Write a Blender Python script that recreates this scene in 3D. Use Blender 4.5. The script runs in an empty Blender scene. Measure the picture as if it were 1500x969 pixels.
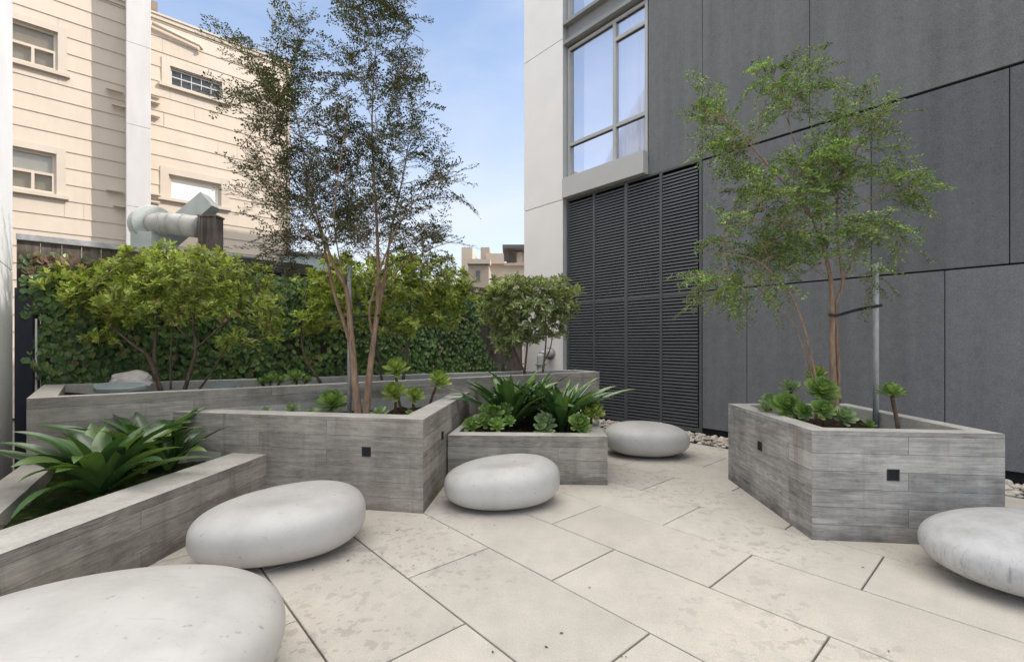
import bpy, bmesh, math, random
import numpy as np
from mathutils import Vector, Matrix, noise as mnoise

random.seed(7); RNG = np.random.default_rng(7)
R = math.radians
scene = bpy.context.scene
COL = scene.collection

# ------------------------------------------------------------------ measuring
# The photograph was measured with a level camera at 1.3 m: F px focal length (1500 px wide), horizon on row 503.
F, CXP, HZ, EYE = 674.0, 750.0, 503.0, 1.3
def at(px, py, Y):                      # a point of the photograph at depth Y
    return Vector(((px - CXP) * Y / F, Y, EYE - (py - HZ) * Y / F))
def atz(px, py, z):                     # a point of the photograph at height z
    return at(px, py, F * (EYE - z) / (py - HZ))
# frame of the courtyard: m runs from the camera to the grey wall, u runs along that wall towards the camera
M_ = Vector((0.747, 0.665, 0)); U_ = Vector((0.665, -0.747, 0))
def CS(c, s, z=0.0):
    return M_ * c + U_ * s + Vector((0, 0, z))
WC = 6.366                              # grey wall
def on_wall(px, py=None, c=WC):         # (s, z) of a pixel on a plane parallel to the grey wall
    k = (px - CXP) / F
    s = c * (k * M_.y - M_.x) / (U_.x - k * U_.y)
    P = CS(c, s); return s, (EYE - (py - HZ) * P.y / F if py is not None else None)
def on_face(px, py=None, s=-11.8):      # (c, z) of a pixel on a plane parallel to the fence
    k = (px - CXP) / F
    c = s * (k * U_.y - U_.x) / (M_.x - k * M_.y)
    P = CS(c, s); return c, (EYE - (py - HZ) * P.y / F if py is not None else None)

# ------------------------------------------------------------------ materials
def new_mat(name):
    m = bpy.data.materials.new(name); m.use_nodes = True
    nt = m.node_tree; nt.nodes.clear()
    out = nt.nodes.new('ShaderNodeOutputMaterial')
    return m, nt, out
def N(nt, typ, **kw):
    n = nt.nodes.new(typ)
    for k, v in kw.items():
        if k in n.inputs: n.inputs[k].default_value = v
        else: setattr(n, k, v)
    return n
def L(nt, a, b): nt.links.new(a, b)
def ramp(nt, fac, stops, interp='LINEAR'):
    r = nt.nodes.new('ShaderNodeValToRGB'); cr = r.color_ramp; cr.interpolation = interp
    while len(cr.elements) < len(stops): cr.elements.new(0.5)
    for e, (p, c) in zip(cr.elements, stops):
        e.position = p; e.color = (c if isinstance(c, tuple) else (c, c, c)) + (1,)
    L(nt, fac, r.inputs[0]); return r.outputs[0]
def mixc(nt, fac, a, b, mode='MIX'):
    n = nt.nodes.new('ShaderNodeMix'); n.data_type = 'RGBA'; n.blend_type = mode
    for i, v in ((0, fac), (6, a), (7, b)):
        if isinstance(v, (int, float)): n.inputs[i].default_value = v
        elif isinstance(v, tuple): n.inputs[i].default_value = v + (1,) if len(v) == 3 else v
        else: L(nt, v, n.inputs[i])
    return n.outputs[2]
def math_(nt, op, a, b=0.0, c=None):
    n = nt.nodes.new('ShaderNodeMath'); n.operation = op
    for i, v in enumerate((a, b) if c is None else (a, b, c)):
        if isinstance(v, (int, float)): n.inputs[i].default_value = v
        else: L(nt, v, n.inputs[i])
    return n.outputs[0]
def coords(nt, kind='Object', scale=(1, 1, 1), rot=(0, 0, 0), loc=(0, 0, 0)):
    t = nt.nodes.new('ShaderNodeTexCoord'); mp = nt.nodes.new('ShaderNodeMapping')
    mp.inputs['Scale'].default_value = scale; mp.inputs['Rotation'].default_value = rot; mp.inputs['Location'].default_value = loc
    L(nt, t.outputs[kind], mp.inputs[0]); return mp.outputs[0]
def noise(nt, vec, scale, detail=4, rough=0.55, dist=0.0):
    n = N(nt, 'ShaderNodeTexNoise', Scale=scale, Detail=detail, Roughness=rough, Distortion=dist)
    L(nt, vec, n.inputs['Vector']); return n.outputs['Fac']
def bump(nt, h, strength=0.3, dist=0.01):
    b = N(nt, 'ShaderNodeBump', Strength=strength, Distance=dist); L(nt, h, b.inputs['Height']); return b.outputs[0]
def principled(nt, out, color, rough=0.6, metallic=0.0, normal=None, spec=0.5):
    p = nt.nodes.new('ShaderNodeBsdfPrincipled')
    for k, v in (('Base Color', color), ('Roughness', rough), ('Metallic', metallic), ('Specular IOR Level', spec)):
        if isinstance(v, (int, float)): p.inputs[k].default_value = v
        elif isinstance(v, tuple): p.inputs[k].default_value = v + (1,)
        else: L(nt, v, p.inputs[k])
    if normal is not None: L(nt, normal, p.inputs['Normal'])
    L(nt, p.outputs[0], out.inputs[0]); return p

def mottled(name, c1, c2, scale=6, rough=0.6, metallic=0.0, bumps=((60, 0.2, 0.004),), kind='Object', sc=(1, 1, 1), spec=0.4):
    m, nt, out = new_mat(name); v = coords(nt, kind, sc)
    n = noise(nt, v, scale, 6, 0.6)
    col = ramp(nt, n, [(0.3, c1), (0.7, c2)])
    nor = None
    for (s, st, d) in bumps: nor = bump(nt, noise(nt, v, s, 4), st, d)
    principled(nt, out, col, rough, metallic, nor, spec); return m

MAT = {}
def leaf_mat(name, stops, rough=0.42, trans=0.25, spec=0.45, tint=(1.25, 1.3, 0.7), var=(2.2, 0.72, 1.2)):
    m, nt, out = new_mat(name)
    g = nt.nodes.new('ShaderNodeNewGeometry')
    col = ramp(nt, g.outputs['Random Per Island'], stops)
    v = coords(nt, 'Object')
    col = mixc(nt, 1.0, col, ramp(nt, noise(nt, v, var[0], 3), [(0.32, var[1]), (0.68, var[2])]), 'MULTIPLY')
    p = nt.nodes.new('ShaderNodeBsdfPrincipled')
    L(nt, col, p.inputs['Base Color']); p.inputs['Roughness'].default_value = rough; p.inputs['Specular IOR Level'].default_value = spec
    t = nt.nodes.new('ShaderNodeBsdfTranslucent'); L(nt, mixc(nt, 1.0, col, tint, 'MULTIPLY'), t.inputs[0])
    mx = nt.nodes.new('ShaderNodeMixShader'); mx.inputs[0].default_value = trans
    L(nt, p.outputs[0], mx.inputs[1]); L(nt, t.outputs[0], mx.inputs[2]); L(nt, mx.outputs[0], out.inputs[0])
    MAT[name] = m; return m

def board_concrete(name, light, dark, seed):
    """board-marked concrete; the UV map is in metres along the face and up it"""
    m, nt, out = new_mat(name)
    v = coords(nt, 'UV', loc=(seed, 0.013, 0))
    br = N(nt, 'ShaderNodeTexBrick', Scale=1.0); br.offset = 0.37; br.offset_frequency = 2; br.squash = 1.0
    for k, val in (('Brick Width', 1.63), ('Row Height', 0.118), ('Mortar Size', 0.0022), ('Mortar Smooth', 0.4), ('Bias', 0.0)): br.inputs[k].default_value = val
    br.inputs['Color1'].default_value = (0, 0, 0, 1); br.inputs['Color2'].default_value = (1, 1, 1, 1); br.inputs['Mortar'].default_value = (0.5, 0.5, 0.5, 1)
    wob = N(nt, 'ShaderNodeMix'); wob.data_type = 'VECTOR'
    L(nt, v, br.inputs['Vector'])
    tone = br.outputs['Color']; joint = br.outputs['Fac']
    # offset the grain per board so that neighbouring boards differ
    sep = nt.nodes.new('ShaderNodeSeparateXYZ'); L(nt, v, sep.inputs[0])
    com = nt.nodes.new('ShaderNodeCombineXYZ')
    L(nt, math_(nt, 'MULTIPLY', sep.outputs[0], 1.0), com.inputs[0]); L(nt, math_(nt, 'MULTIPLY', sep.outputs[1], 11.0), com.inputs[1])
    L(nt, math_(nt, 'MULTIPLY', tone, 7.0), com.inputs[2])
    grain = noise(nt, com.outputs[0], 3.0, 9, 0.70, 0.25)
    com2 = nt.nodes.new('ShaderNodeCombineXYZ')
    L(nt, math_(nt, 'MULTIPLY', sep.outputs[0], 3.5), com2.inputs[0]); L(nt, math_(nt, 'MULTIPLY', sep.outputs[1], 95.0), com2.inputs[1])
    L(nt, math_(nt, 'MULTIPLY', tone, 3.0), com2.inputs[2])
    fine = noise(nt, com2.outputs[0], 2.5, 6, 0.7, 0.15)
    com3 = nt.nodes.new('ShaderNodeCombineXYZ')
    L(nt, math_(nt, 'MULTIPLY_ADD', sep.outputs[0], 1.5, math_(nt, 'MULTIPLY', grain, 0.2)), com3.inputs[0]); L(nt, math_(nt, 'MULTIPLY', sep.outputs[1], 8.47), com3.inputs[1]); L(nt, math_(nt, 'MULTIPLY', tone, 5.0), com3.inputs[2])
    vk = N(nt, 'ShaderNodeTexVoronoi', Scale=1.0); L(nt, com3.outputs[0], vk.inputs['Vector'])
    ring = math_(nt, 'SINE', math_(nt, 'MULTIPLY', vk.outputs['Distance'], 42.0))
    ring = math_(nt, 'MULTIPLY', ring, ramp(nt, vk.outputs['Distance'], [(0.05, 0.07), (0.35, 0.0)]))
    blot = noise(nt, v, 2.6, 7, 0.66)
    drip = noise(nt, coords(nt, 'UV', (9, 0.7, 1), loc=(seed, 0, 0)), 1.0, 5, 0.6)
    pits = ramp(nt, noise(nt, v, 75, 3, 0.6), [(0.62, 0.0), (0.75, 0.16)])
    f = math_(nt, 'ADD', math_(nt, 'MULTIPLY', grain, 0.5), math_(nt, 'MULTIPLY', fine, 0.26))
    f = math_(nt, 'ADD', f, math_(nt, 'MULTIPLY', blot, 0.5))
    f = math_(nt, 'ADD', f, math_(nt, 'ADD', math_(nt, 'MULTIPLY', drip, 0.11), math_(nt, 'MULTIPLY', noise(nt, coords(nt, 'UV', (14, 42, 1), loc=(seed, 0, 0)), 1.0, 8, 0.75), 0.20)))
    f = math_(nt, 'ADD', f, ring); f = math_(nt, 'SUBTRACT', f, pits)
    f = math_(nt, 'ADD', f, math_(nt, 'MULTIPLY', math_(nt, 'SUBTRACT', tone, 0.5), 0.14))
    mid = tuple((a + b) / 2.1 for a, b in zip(light, dark))
    col = ramp(nt, f, [(0.58, dark), (0.765, mid), (0.965, light)])
    col = mixc(nt, math_(nt, 'MULTIPLY', joint, 0.6), col, tuple(x * 0.6 for x in dark))
    # a paler fin of cement along the head of some boards
    fin = ramp(nt, math_(nt, 'FRACT', math_(nt, 'DIVIDE', sep.outputs[1], 0.118)), [(0.02, 1.0), (0.075, 0.0)])
    col = mixc(nt, math_(nt, 'MULTIPLY', fin, ramp(nt, drip, [(0.5, 0.0), (0.62, 0.5)])), col, light)
    # warm run-down stains
    st = ramp(nt, noise(nt, coords(nt, 'UV', (4, 0.45, 1), loc=(seed * 2.3, 0, 0)), 1.2, 5, 0.65), [(0.56, 0.0), (0.72, 0.55)])
    col = mixc(nt, st, col, (0.13, 0.105, 0.075), 'MIX')
    # darker towards the foot
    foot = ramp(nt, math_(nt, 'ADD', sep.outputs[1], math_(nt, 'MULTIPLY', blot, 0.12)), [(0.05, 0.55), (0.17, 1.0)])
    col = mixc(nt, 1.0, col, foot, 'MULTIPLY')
    h = math_(nt, 'ADD', math_(nt, 'MULTIPLY', f, 0.6), math_(nt, 'MULTIPLY', joint, -0.9))
    h = math_(nt, 'ADD', h, math_(nt, 'MULTIPLY', tone, 0.35))
    principled(nt, out, col, 0.82, 0, bump(nt, h, 0.55, 0.006), 0.25)
    MAT[name] = m; return m
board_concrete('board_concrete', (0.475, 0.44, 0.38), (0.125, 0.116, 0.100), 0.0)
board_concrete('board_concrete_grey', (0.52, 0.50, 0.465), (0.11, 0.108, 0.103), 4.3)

def smooth_concrete():
    m, nt, out = new_mat('concrete_top'); v = coords(nt, 'Object')
    a = noise(nt, v, 4, 7, 0.65); b = noise(nt, v, 45, 4, 0.6)
    col = ramp(nt, a, [(0.28, (0.40, 0.38, 0.34)), (0.55, (0.53, 0.505, 0.46)), (0.8, (0.60, 0.575, 0.53))])
    col = mixc(nt, 0.35, col, ramp(nt, b, [(0.35, 0.55), (0.65, 1.0)]), 'MULTIPLY')
    principled(nt, out, col, 0.8, 0, bump(nt, b, 0.15, 0.003), 0.25); MAT['concrete_top'] = m
smooth_concrete()

def paver():
    m, nt, out = new_mat('paver'); v = coords(nt, 'Object')
    g = nt.nodes.new('ShaderNodeNewGeometry')
    slab = ramp(nt, g.outputs['Random Per Island'], [(0, (0.535, 0.493, 0.428)), (0.5, (0.58, 0.535, 0.468)), (1, (0.495, 0.46, 0.408))])
    sp = noise(nt, v, 130, 3, 0.7); big = noise(nt, v, 1.1, 5, 0.6); med = noise(nt, v, 9, 5, 0.6)
    col = mixc(nt, 1.0, slab, ramp(nt, sp, [(0.3, 0.83), (0.55, 1.0), (0.75, 1.1)]), 'MULTIPLY')
    col = mixc(nt, 1.0, col, ramp(nt, big, [(0.3, 0.86), (0.6, 1.04)]), 'MULTIPLY')
    col = mixc(nt, 1.0, col, ramp(nt, med, [(0.3, 0.93), (0.7, 1.04)]), 'MULTIPLY')
    # drying water blots, gathered in patches
    wv = N(nt, 'ShaderNodeVectorMath', operation='ADD'); L(nt, v, wv.inputs[0])
    nn = N(nt, 'ShaderNodeTexNoise', Scale=22.0, Detail=2.0); L(nt, v, nn.inputs['Vector'])
    ws = N(nt, 'ShaderNodeVectorMath', operation='SCALE'); ws.inputs['Scale'].default_value = 0.05; L(nt, nn.outputs['Color'], ws.inputs[0]); L(nt, ws.outputs[0], wv.inputs[1])
    vo = N(nt, 'ShaderNodeTexVoronoi', Scale=21.0); vo.feature = 'F1'; L(nt, wv.outputs[0], vo.inputs['Vector'])
    sepc = nt.nodes.new('ShaderNodeSeparateColor'); L(nt, vo.outputs['Color'], sepc.inputs[0])
    rad = math_(nt, 'MULTIPLY_ADD', sepc.outputs[0], 0.30, 0.12)
    blob = math_(nt, 'SUBTRACT', rad, vo.outputs['Distance'])
    blob = ramp(nt, blob, [(0.0, 0.0), (0.10, 1.0)])
    patch = ramp(nt, noise(nt, coords(nt, 'Object', loc=(2.2, 0.4, 0)), 0.95, 3, 0.5), [(0.46, 0.0), (0.58, 1.0)])
    keep = ramp(nt, sepc.outputs[1], [(0.42, 0.0), (0.5, 1.0)])
    n2 = noise(nt, coords(nt, 'Object', loc=(1.7, 5.2, 0)), 13.0, 3, 0.55, 0.3)
    b2 = ramp(nt, n2, [(0.565, 0.0), (0.60, 1.0)])
    wet = math_(nt, 'MULTIPLY', math_(nt, 'MAXIMUM', math_(nt, 'MULTIPLY', blob, keep), b2), patch)
    col = mixc(nt, math_(nt, 'MULTIPLY', wet, 0.42), col, mixc(nt, 1.0, col, (0.56, 0.53, 0.50), 'MULTIPLY'))
    damp = ramp(nt, noise(nt, coords(nt, 'Object', loc=(7.1, 3.0, 0)), 0.8, 6, 0.65), [(0.52, 0.0), (0.75, 0.5)])
    col = mixc(nt, damp, col, (0.36, 0.33, 0.30))
    principled(nt, out, col, 0.72, 0, bump(nt, sp, 0.12, 0.002), 0.3); MAT['paver'] = m
paver()

def stone_mats():
    m, nt, out = new_mat('cast_stone'); v = coords(nt, 'Object')
    a = noise(nt, v, 3.5, 7, 0.65); b = noise(nt, v, 90, 3, 0.6)
    col = ramp(nt, a, [(0.3, (0.425, 0.41, 0.385)), (0.5, (0.50, 0.485, 0.46)), (0.75, (0.55, 0.535, 0.505))])
    sc = ramp(nt, noise(nt, coords(nt, 'Object', (2, 14, 14), (0.2, 0.5, 0.6)), 3, 6, 0.7, 1.0), [(0.59, 1.0), (0.69, 0.84)])
    col = mixc(nt, 1.0, col, sc, 'MULTIPLY')
    pit = ramp(nt, noise(nt, v, 26, 2, 0.5), [(0.70, 1.0), (0.76, 0.55)])
    col = mixc(nt, 1.0, col, pit, 'MULTIPLY')
    principled(nt, out, col, 0.40, 0, bump(nt, b, 0.05, 0.002), 0.4); MAT['cast_stone'] = m
    m, nt, out = new_mat('cast_stone_streaked'); v = coords(nt, 'Object')
    a = noise(nt, v, 4.5, 7, 0.7)
    col = ramp(nt, a, [(0.3, (0.33, 0.33, 0.33)), (0.55, (0.48, 0.475, 0.47)), (0.8, (0.56, 0.555, 0.55))])
    g = nt.nodes.new('ShaderNodeNewGeometry'); sn = nt.nodes.new('ShaderNodeSeparateXYZ'); L(nt, g.outputs['Normal'], sn.inputs[0])
    side = ramp(nt, sn.outputs[2], [(0.25, 1.0), (0.7, 0.15)])
    st = ramp(nt, noise(nt, coords(nt, 'Object', (13, 13, 1.4), (0, 0.12, 0)), 2.3, 6, 0.7, 1.2), [(0.50, 0.0), (0.66, 0.8)])
    col = mixc(nt, math_(nt, 'MULTIPLY', st, side), col, (0.23, 0.23, 0.235))
    principled(nt, out, col, 0.5, 0, bump(nt, a, 0.08, 0.004), 0.35); MAT['cast_stone_streaked'] = m
stone_mats()

def stucco(name, c, c2):
    m, nt, out = new_mat(name); v = coords(nt, 'Object')
    big = noise(nt, v, 0.9, 5, 0.6); f = noise(nt, v, 85, 4, 0.75); mid = noise(nt, v, 11, 4, 0.6)
    col = ramp(nt, big, [(0.3, c), (0.7, c2)])
    col = mixc(nt, 1.0, col, ramp(nt, f, [(0.3, 0.72), (0.5, 1.0), (0.72, 1.3)]), 'MULTIPLY')
    col = mixc(nt, 1.0, col, ramp(nt, mid, [(0.3, 0.93), (0.7, 1.06)]), 'MULTIPLY')
    oi = nt.nodes.new('ShaderNodeObjectInfo'); col = mixc(nt, 1.0, col, ramp(nt, oi.outputs['Random'], [(0, 0.94), (1, 1.06)]), 'MULTIPLY')
    rain = noise(nt, coords(nt, 'Object', (4, 4, 0.18)), 1.4, 6, 0.6)
    col = mixc(nt, 1.0, col, ramp(nt, rain, [(0.32, 0.88), (0.62, 1.05)]), 'MULTIPLY')
    principled(nt, out, col, 0.9, 0, bump(nt, f, 0.5, 0.004), 0.2); MAT[name] = m
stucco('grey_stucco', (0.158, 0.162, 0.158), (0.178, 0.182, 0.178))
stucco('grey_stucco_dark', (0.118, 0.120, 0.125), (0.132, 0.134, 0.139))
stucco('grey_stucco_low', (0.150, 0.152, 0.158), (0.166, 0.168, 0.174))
MAT['white_panel'] = mottled('white_panel', (0.80, 0.765, 0.715), (0.85, 0.815, 0.765), 1.5, 0.6, bumps=((50, 0.05, 0.002),))
MAT['white_render'] = mottled('white_render', (0.66, 0.66, 0.66), (0.74, 0.74, 0.74), 2, 0.7)
MAT['frame_metal'] = mottled('frame_metal', (0.42, 0.42, 0.40), (0.47, 0.465, 0.45), 3, 0.45, 0.0)
MAT['ledge_metal'] = mottled('ledge_metal', (0.24, 0.245, 0.24), (0.29, 0.29, 0.285), 3, 0.5, 0.0)
MAT['sill_metal'] = mottled('sill_metal', (0.46, 0.45, 0.43), (0.50, 0.49, 0.47), 2, 0.5)
MAT['louvre_metal'] = mottled('louvre_metal', (0.085, 0.09, 0.094), (0.108, 0.112, 0.117), 2, 0.45, 0.1)
MAT['dark_void'] = mottled('dark_void', (0.012, 0.012, 0.013), (0.018, 0.018, 0.02), 3, 0.9)
MAT['gasket'] = mottled('gasket', (0.02, 0.02, 0.022), (0.03, 0.03, 0.032), 3, 0.6)
MAT['dark_gap'] = mottled('dark_gap', (0.014, 0.016, 0.026), (0.024, 0.026, 0.04), 6, 0.5)
MAT['curtain'] = mottled('curtain', (0.82, 0.81, 0.86), (0.90, 0.89, 0.92), 3, 0.9)
MAT['black_strap'] = mottled('black_strap', (0.012, 0.012, 0.012), (0.03, 0.03, 0.03), 30, 0.6)
MAT['galvanised'] = mottled('galvanised', (0.36, 0.37, 0.365), (0.52, 0.53, 0.525), 14, 0.45, 0.1)
MAT['duct_metal'] = mottled('duct_metal', (0.36, 0.34, 0.30), (0.55, 0.54, 0.50), 5, 0.55, 0.15)
MAT['duct_green'] = mottled('duct_green', (0.33, 0.36, 0.33), (0.45, 0.47, 0.44), 5, 0.6, 0.0)
MAT['tar'] = mottled('tar', (0.02, 0.02, 0.022), (0.06, 0.06, 0.062), 12, 0.7)
MAT['tar_cap'] = mottled('tar_cap', (0.16, 0.165, 0.18), (0.42, 0.42, 0.43), 9, 0.6)
MAT['soil'] = mottled('soil', (0.016, 0.011, 0.008), (0.055, 0.04, 0.028), 22, 0.95, bumps=((45, 0.9, 0.03),), spec=0.1)
MAT['moss'] = mottled('moss', (0.02, 0.028, 0.008), (0.055, 0.085, 0.02), 16, 0.95, bumps=((60, 0.9, 0.02),), spec=0.1)
MAT['earth'] = mottled('earth', (0.10, 0.09, 0.075), (0.16, 0.145, 0.125), 0.6, 0.95)
MAT['sand_bed'] = mottled('sand_bed', (0.02, 0.018, 0.016), (0.07, 0.06, 0.05), 7, 0.95)
MAT['white_rock'] = mottled('white_rock', (0.42, 0.37, 0.35), (0.62, 0.58, 0.55), 9, 0.8, bumps=((25, 0.6, 0.02),))
MAT['slate'] = mottled('slate', (0.16, 0.20, 0.21), (0.25, 0.29, 0.29), 8, 0.5)
MAT['pale_green_paint'] = mottled('pale_green_paint', (0.36, 0.42, 0.38), (0.44, 0.49, 0.45), 3, 0.6)
MAT['far_beige'] = mottled('far_beige', (0.45, 0.38, 0.30), (0.55, 0.47, 0.38), 0.6, 0.8)
MAT['far_tan'] = mottled('far_tan', (0.34, 0.28, 0.22), (0.42, 0.35, 0.28), 0.6, 0.8)
MAT['far_dark'] = mottled('far_dark', (0.10, 0.10, 0.10), (0.16, 0.155, 0.15), 1, 0.7)
MAT['beige_trim'] = mottled('beige_trim', (0.53, 0.455, 0.365), (0.60, 0.52, 0.425), 2, 0.6)
MAT['beige_dark'] = mottled('beige_dark', (0.22, 0.17, 0.12), (0.30, 0.235, 0.17), 4, 0.7)  # deeper beige-brown for the core wall and vent stub
MAT['chase_white'] = mottled('chase_white', (0.50, 0.48, 0.455), (0.585, 0.565, 0.54), 3, 0.55, sc=(1, 1, 0.3))
MAT['blind'] = mottled('blind', (0.80, 0.76, 0.67), (0.85, 0.81, 0.72), 3, 0.8)
MAT['blind_tan'] = mottled('blind_tan', (0.62, 0.53, 0.39), (0.72, 0.63, 0.47), 3, 0.7)
def siding():
    m, nt, out = new_mat('beige_siding'); v = coords(nt, 'Object')
    a = noise(nt, v, 1.3, 6, 0.6); b = noise(nt, coords(nt, 'Object', (6, 6, 0.8)), 2.0, 5, 0.6)
    g = nt.nodes.new('ShaderNodeNewGeometry')
    col = ramp(nt, a, [(0.3, (0.565, 0.478, 0.380)), (0.7, (0.615, 0.525, 0.422))])
    col = mixc(nt, 1.0, col, ramp(nt, b, [(0.3, 0.965), (0.6, 1.01)]), 'MULTIPLY')
    col = mixc(nt, 1.0, col, ramp(nt, g.outputs['Random Per Island'], [(0, 0.985), (1, 1.015)]), 'MULTIPLY')
    principled(nt, out, col, 0.65, 0, None, 0.3); MAT['beige_siding'] = m
siding()
def weathered_wood():
    m, nt, out = new_mat('weathered_wood'); v = coords(nt, 'Object', (14, 14, 1.2))
    g = nt.nodes.new('ShaderNodeNewGeometry')
    a = noise(nt, v, 1.6, 7, 0.65, 0.8); k = noise(nt, coords(nt, 'Object'), 4, 5, 0.6)
    col = ramp(nt, a, [(0.3, (0.055, 0.045, 0.038)), (0.5, (0.14, 0.118, 0.10)), (0.75, (0.25, 0.22, 0.19))])
    col = mixc(nt, 1.0, col, ramp(nt, k, [(0.3, 0.55), (0.65, 1.1)]), 'MULTIPLY')
    col = mixc(nt, 1.0, col, ramp(nt, g.outputs['Random Per Island'], [(0, 0.7), (1, 1.15)]), 'MULTIPLY')
    principled(nt, out, col, 0.9, 0, bump(nt, a, 0.4, 0.006), 0.15); MAT['weathered_wood'] = m
weathered_wood()
def bark(name, c1, c2, c3):
    m, nt, out = new_mat(name); v = coords(nt, 'Object', (26, 26, 5))
    a = noise(nt, v, 1.4, 7, 0.65, 0.8)
    col = ramp(nt, a, [(0.3, c1), (0.52, c2), (0.75, c3)])
    principled(nt, out, col, 0.85, 0, bump(nt, a, 0.7, 0.008), 0.2); MAT[name] = m
bark('tan_bark', (0.13, 0.085, 0.055), (0.30, 0.20, 0.135), (0.42, 0.31, 0.22))
bark('grey_bark', (0.07, 0.05, 0.038), (0.16, 0.12, 0.09), (0.24, 0.19, 0.15))
def gravel_mat():
    m, nt, out = new_mat('gravel'); g = nt.nodes.new('ShaderNodeNewGeometry')
    col = ramp(nt, g.outputs['Random Per Island'], [(0, (0.30, 0.26, 0.21)), (0.3, (0.47, 0.41, 0.34)), (0.6, (0.55, 0.52, 0.47)), (0.8, (0.38, 0.29, 0.21)), (1, (0.6, 0.56, 0.5))])
    principled(nt, out, col, 0.75); MAT['gravel'] = m
gravel_mat()
def glass_mat(name, tint, interior=None):
    m, nt, out = new_mat(name)
    fr = N(nt, 'ShaderNodeFresnel', IOR=1.5)
    gl = N(nt, 'ShaderNodeBsdfGlossy', Roughness=0.01); gl.inputs[0].default_value = (0.95, 0.95, 1.0, 1)
    tr = nt.nodes.new('ShaderNodeBsdfTransparent'); tr.inputs[0].default_value = tint + (1,)
    f = math_(nt, 'MULTIPLY_ADD', fr.outputs[0], 0.75, 0.01)
    mx = nt.nodes.new('ShaderNodeMixShader'); L(nt, f, mx.inputs[0]); L(nt, tr.outputs[0], mx.inputs[1]); L(nt, gl.outputs[0], mx.inputs[2])
    L(nt, mx.outputs[0], out.inputs[0]); MAT[name] = m
glass_mat('window_glass', (0.86, 0.87, 0.90)); glass_mat('old_glass', (0.85, 0.85, 0.82))

leaf_mat('tree_leaf', [(0, (0.026, 0.042, 0.016)), (0.55, (0.055, 0.09, 0.030)), (0.85, (0.075, 0.095, 0.038)), (1, (0.11, 0.07, 0.04))], 0.4, 0.22)
leaf_mat('fern_leaf', [(0, (0.06, 0.12, 0.050)), (0.45, (0.15, 0.27, 0.085)), (0.8, (0.28, 0.44, 0.11)), (0.96, (0.36, 0.50, 0.13)), (1, (0.18, 0.13, 0.07))], 0.45, 0.3, var=(4.5, 0.42, 1.45))
leaf_mat('shrub_leaf', [(0, (0.15, 0.20, 0.045)), (0.4, (0.33, 0.41, 0.085)), (0.8, (0.52, 0.60, 0.14)), (0.94, (0.58, 0.64, 0.19)), (0.97, (0.42, 0.29, 0.13)), (1, (0.30, 0.18, 0.09))], 0.4, 0.28, var=(4.0, 0.6, 1.25))
leaf_mat('pale_shrub_leaf', [(0, (0.14, 0.18, 0.07)), (0.5, (0.33, 0.39, 0.16)), (0.93, (0.48, 0.54, 0.25)), (1, (0.46, 0.32, 0.19))], 0.45, 0.25)
leaf_mat('ivy_leaf', [(0, (0.032, 0.066, 0.020)), (0.5, (0.085, 0.165, 0.042)), (0.9, (0.16, 0.26, 0.065)), (0.97, (0.20, 0.23, 0.07)), (1, (0.22, 0.13, 0.07))], 0.38, 0.12)
leaf_mat('dry_ivy_leaf', [(0, (0.10, 0.05, 0.025)), (0.5, (0.20, 0.11, 0.06)), (0.85, (0.14, 0.12, 0.05)), (1, (0.06, 0.09, 0.03))], 0.6, 0.2)
leaf_mat('strap_leaf', [(0, (0.035, 0.085, 0.030)), (0.6, (0.075, 0.16, 0.045)), (1, (0.17, 0.27, 0.065))], 0.27, 0.16, 0.9)
leaf_mat('rosette_leaf', [(0, (0.15, 0.27, 0.07)), (0.5, (0.26, 0.40, 0.11)), (1, (0.40, 0.52, 0.17))], 0.42, 0.15)
leaf_mat('pale_rosette_leaf', [(0, (0.23, 0.34, 0.16)), (0.5, (0.35, 0.47, 0.23)), (1, (0.47, 0.57, 0.30))], 0.45, 0.12)
leaf_mat('yellow_rosette_leaf', [(0, (0.18, 0.27, 0.05)), (0.5, (0.33, 0.44, 0.085)), (1, (0.48, 0.54, 0.14))], 0.42, 0.18)
leaf_mat('litter', [(0, (0.04, 0.03, 0.02)), (1, (0.14, 0.10, 0.06))], 0.8, 0.0)
MAT['stalk'] = mottled('stalk', (0.10, 0.06, 0.035), (0.20, 0.13, 0.08), 30, 0.8)

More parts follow.
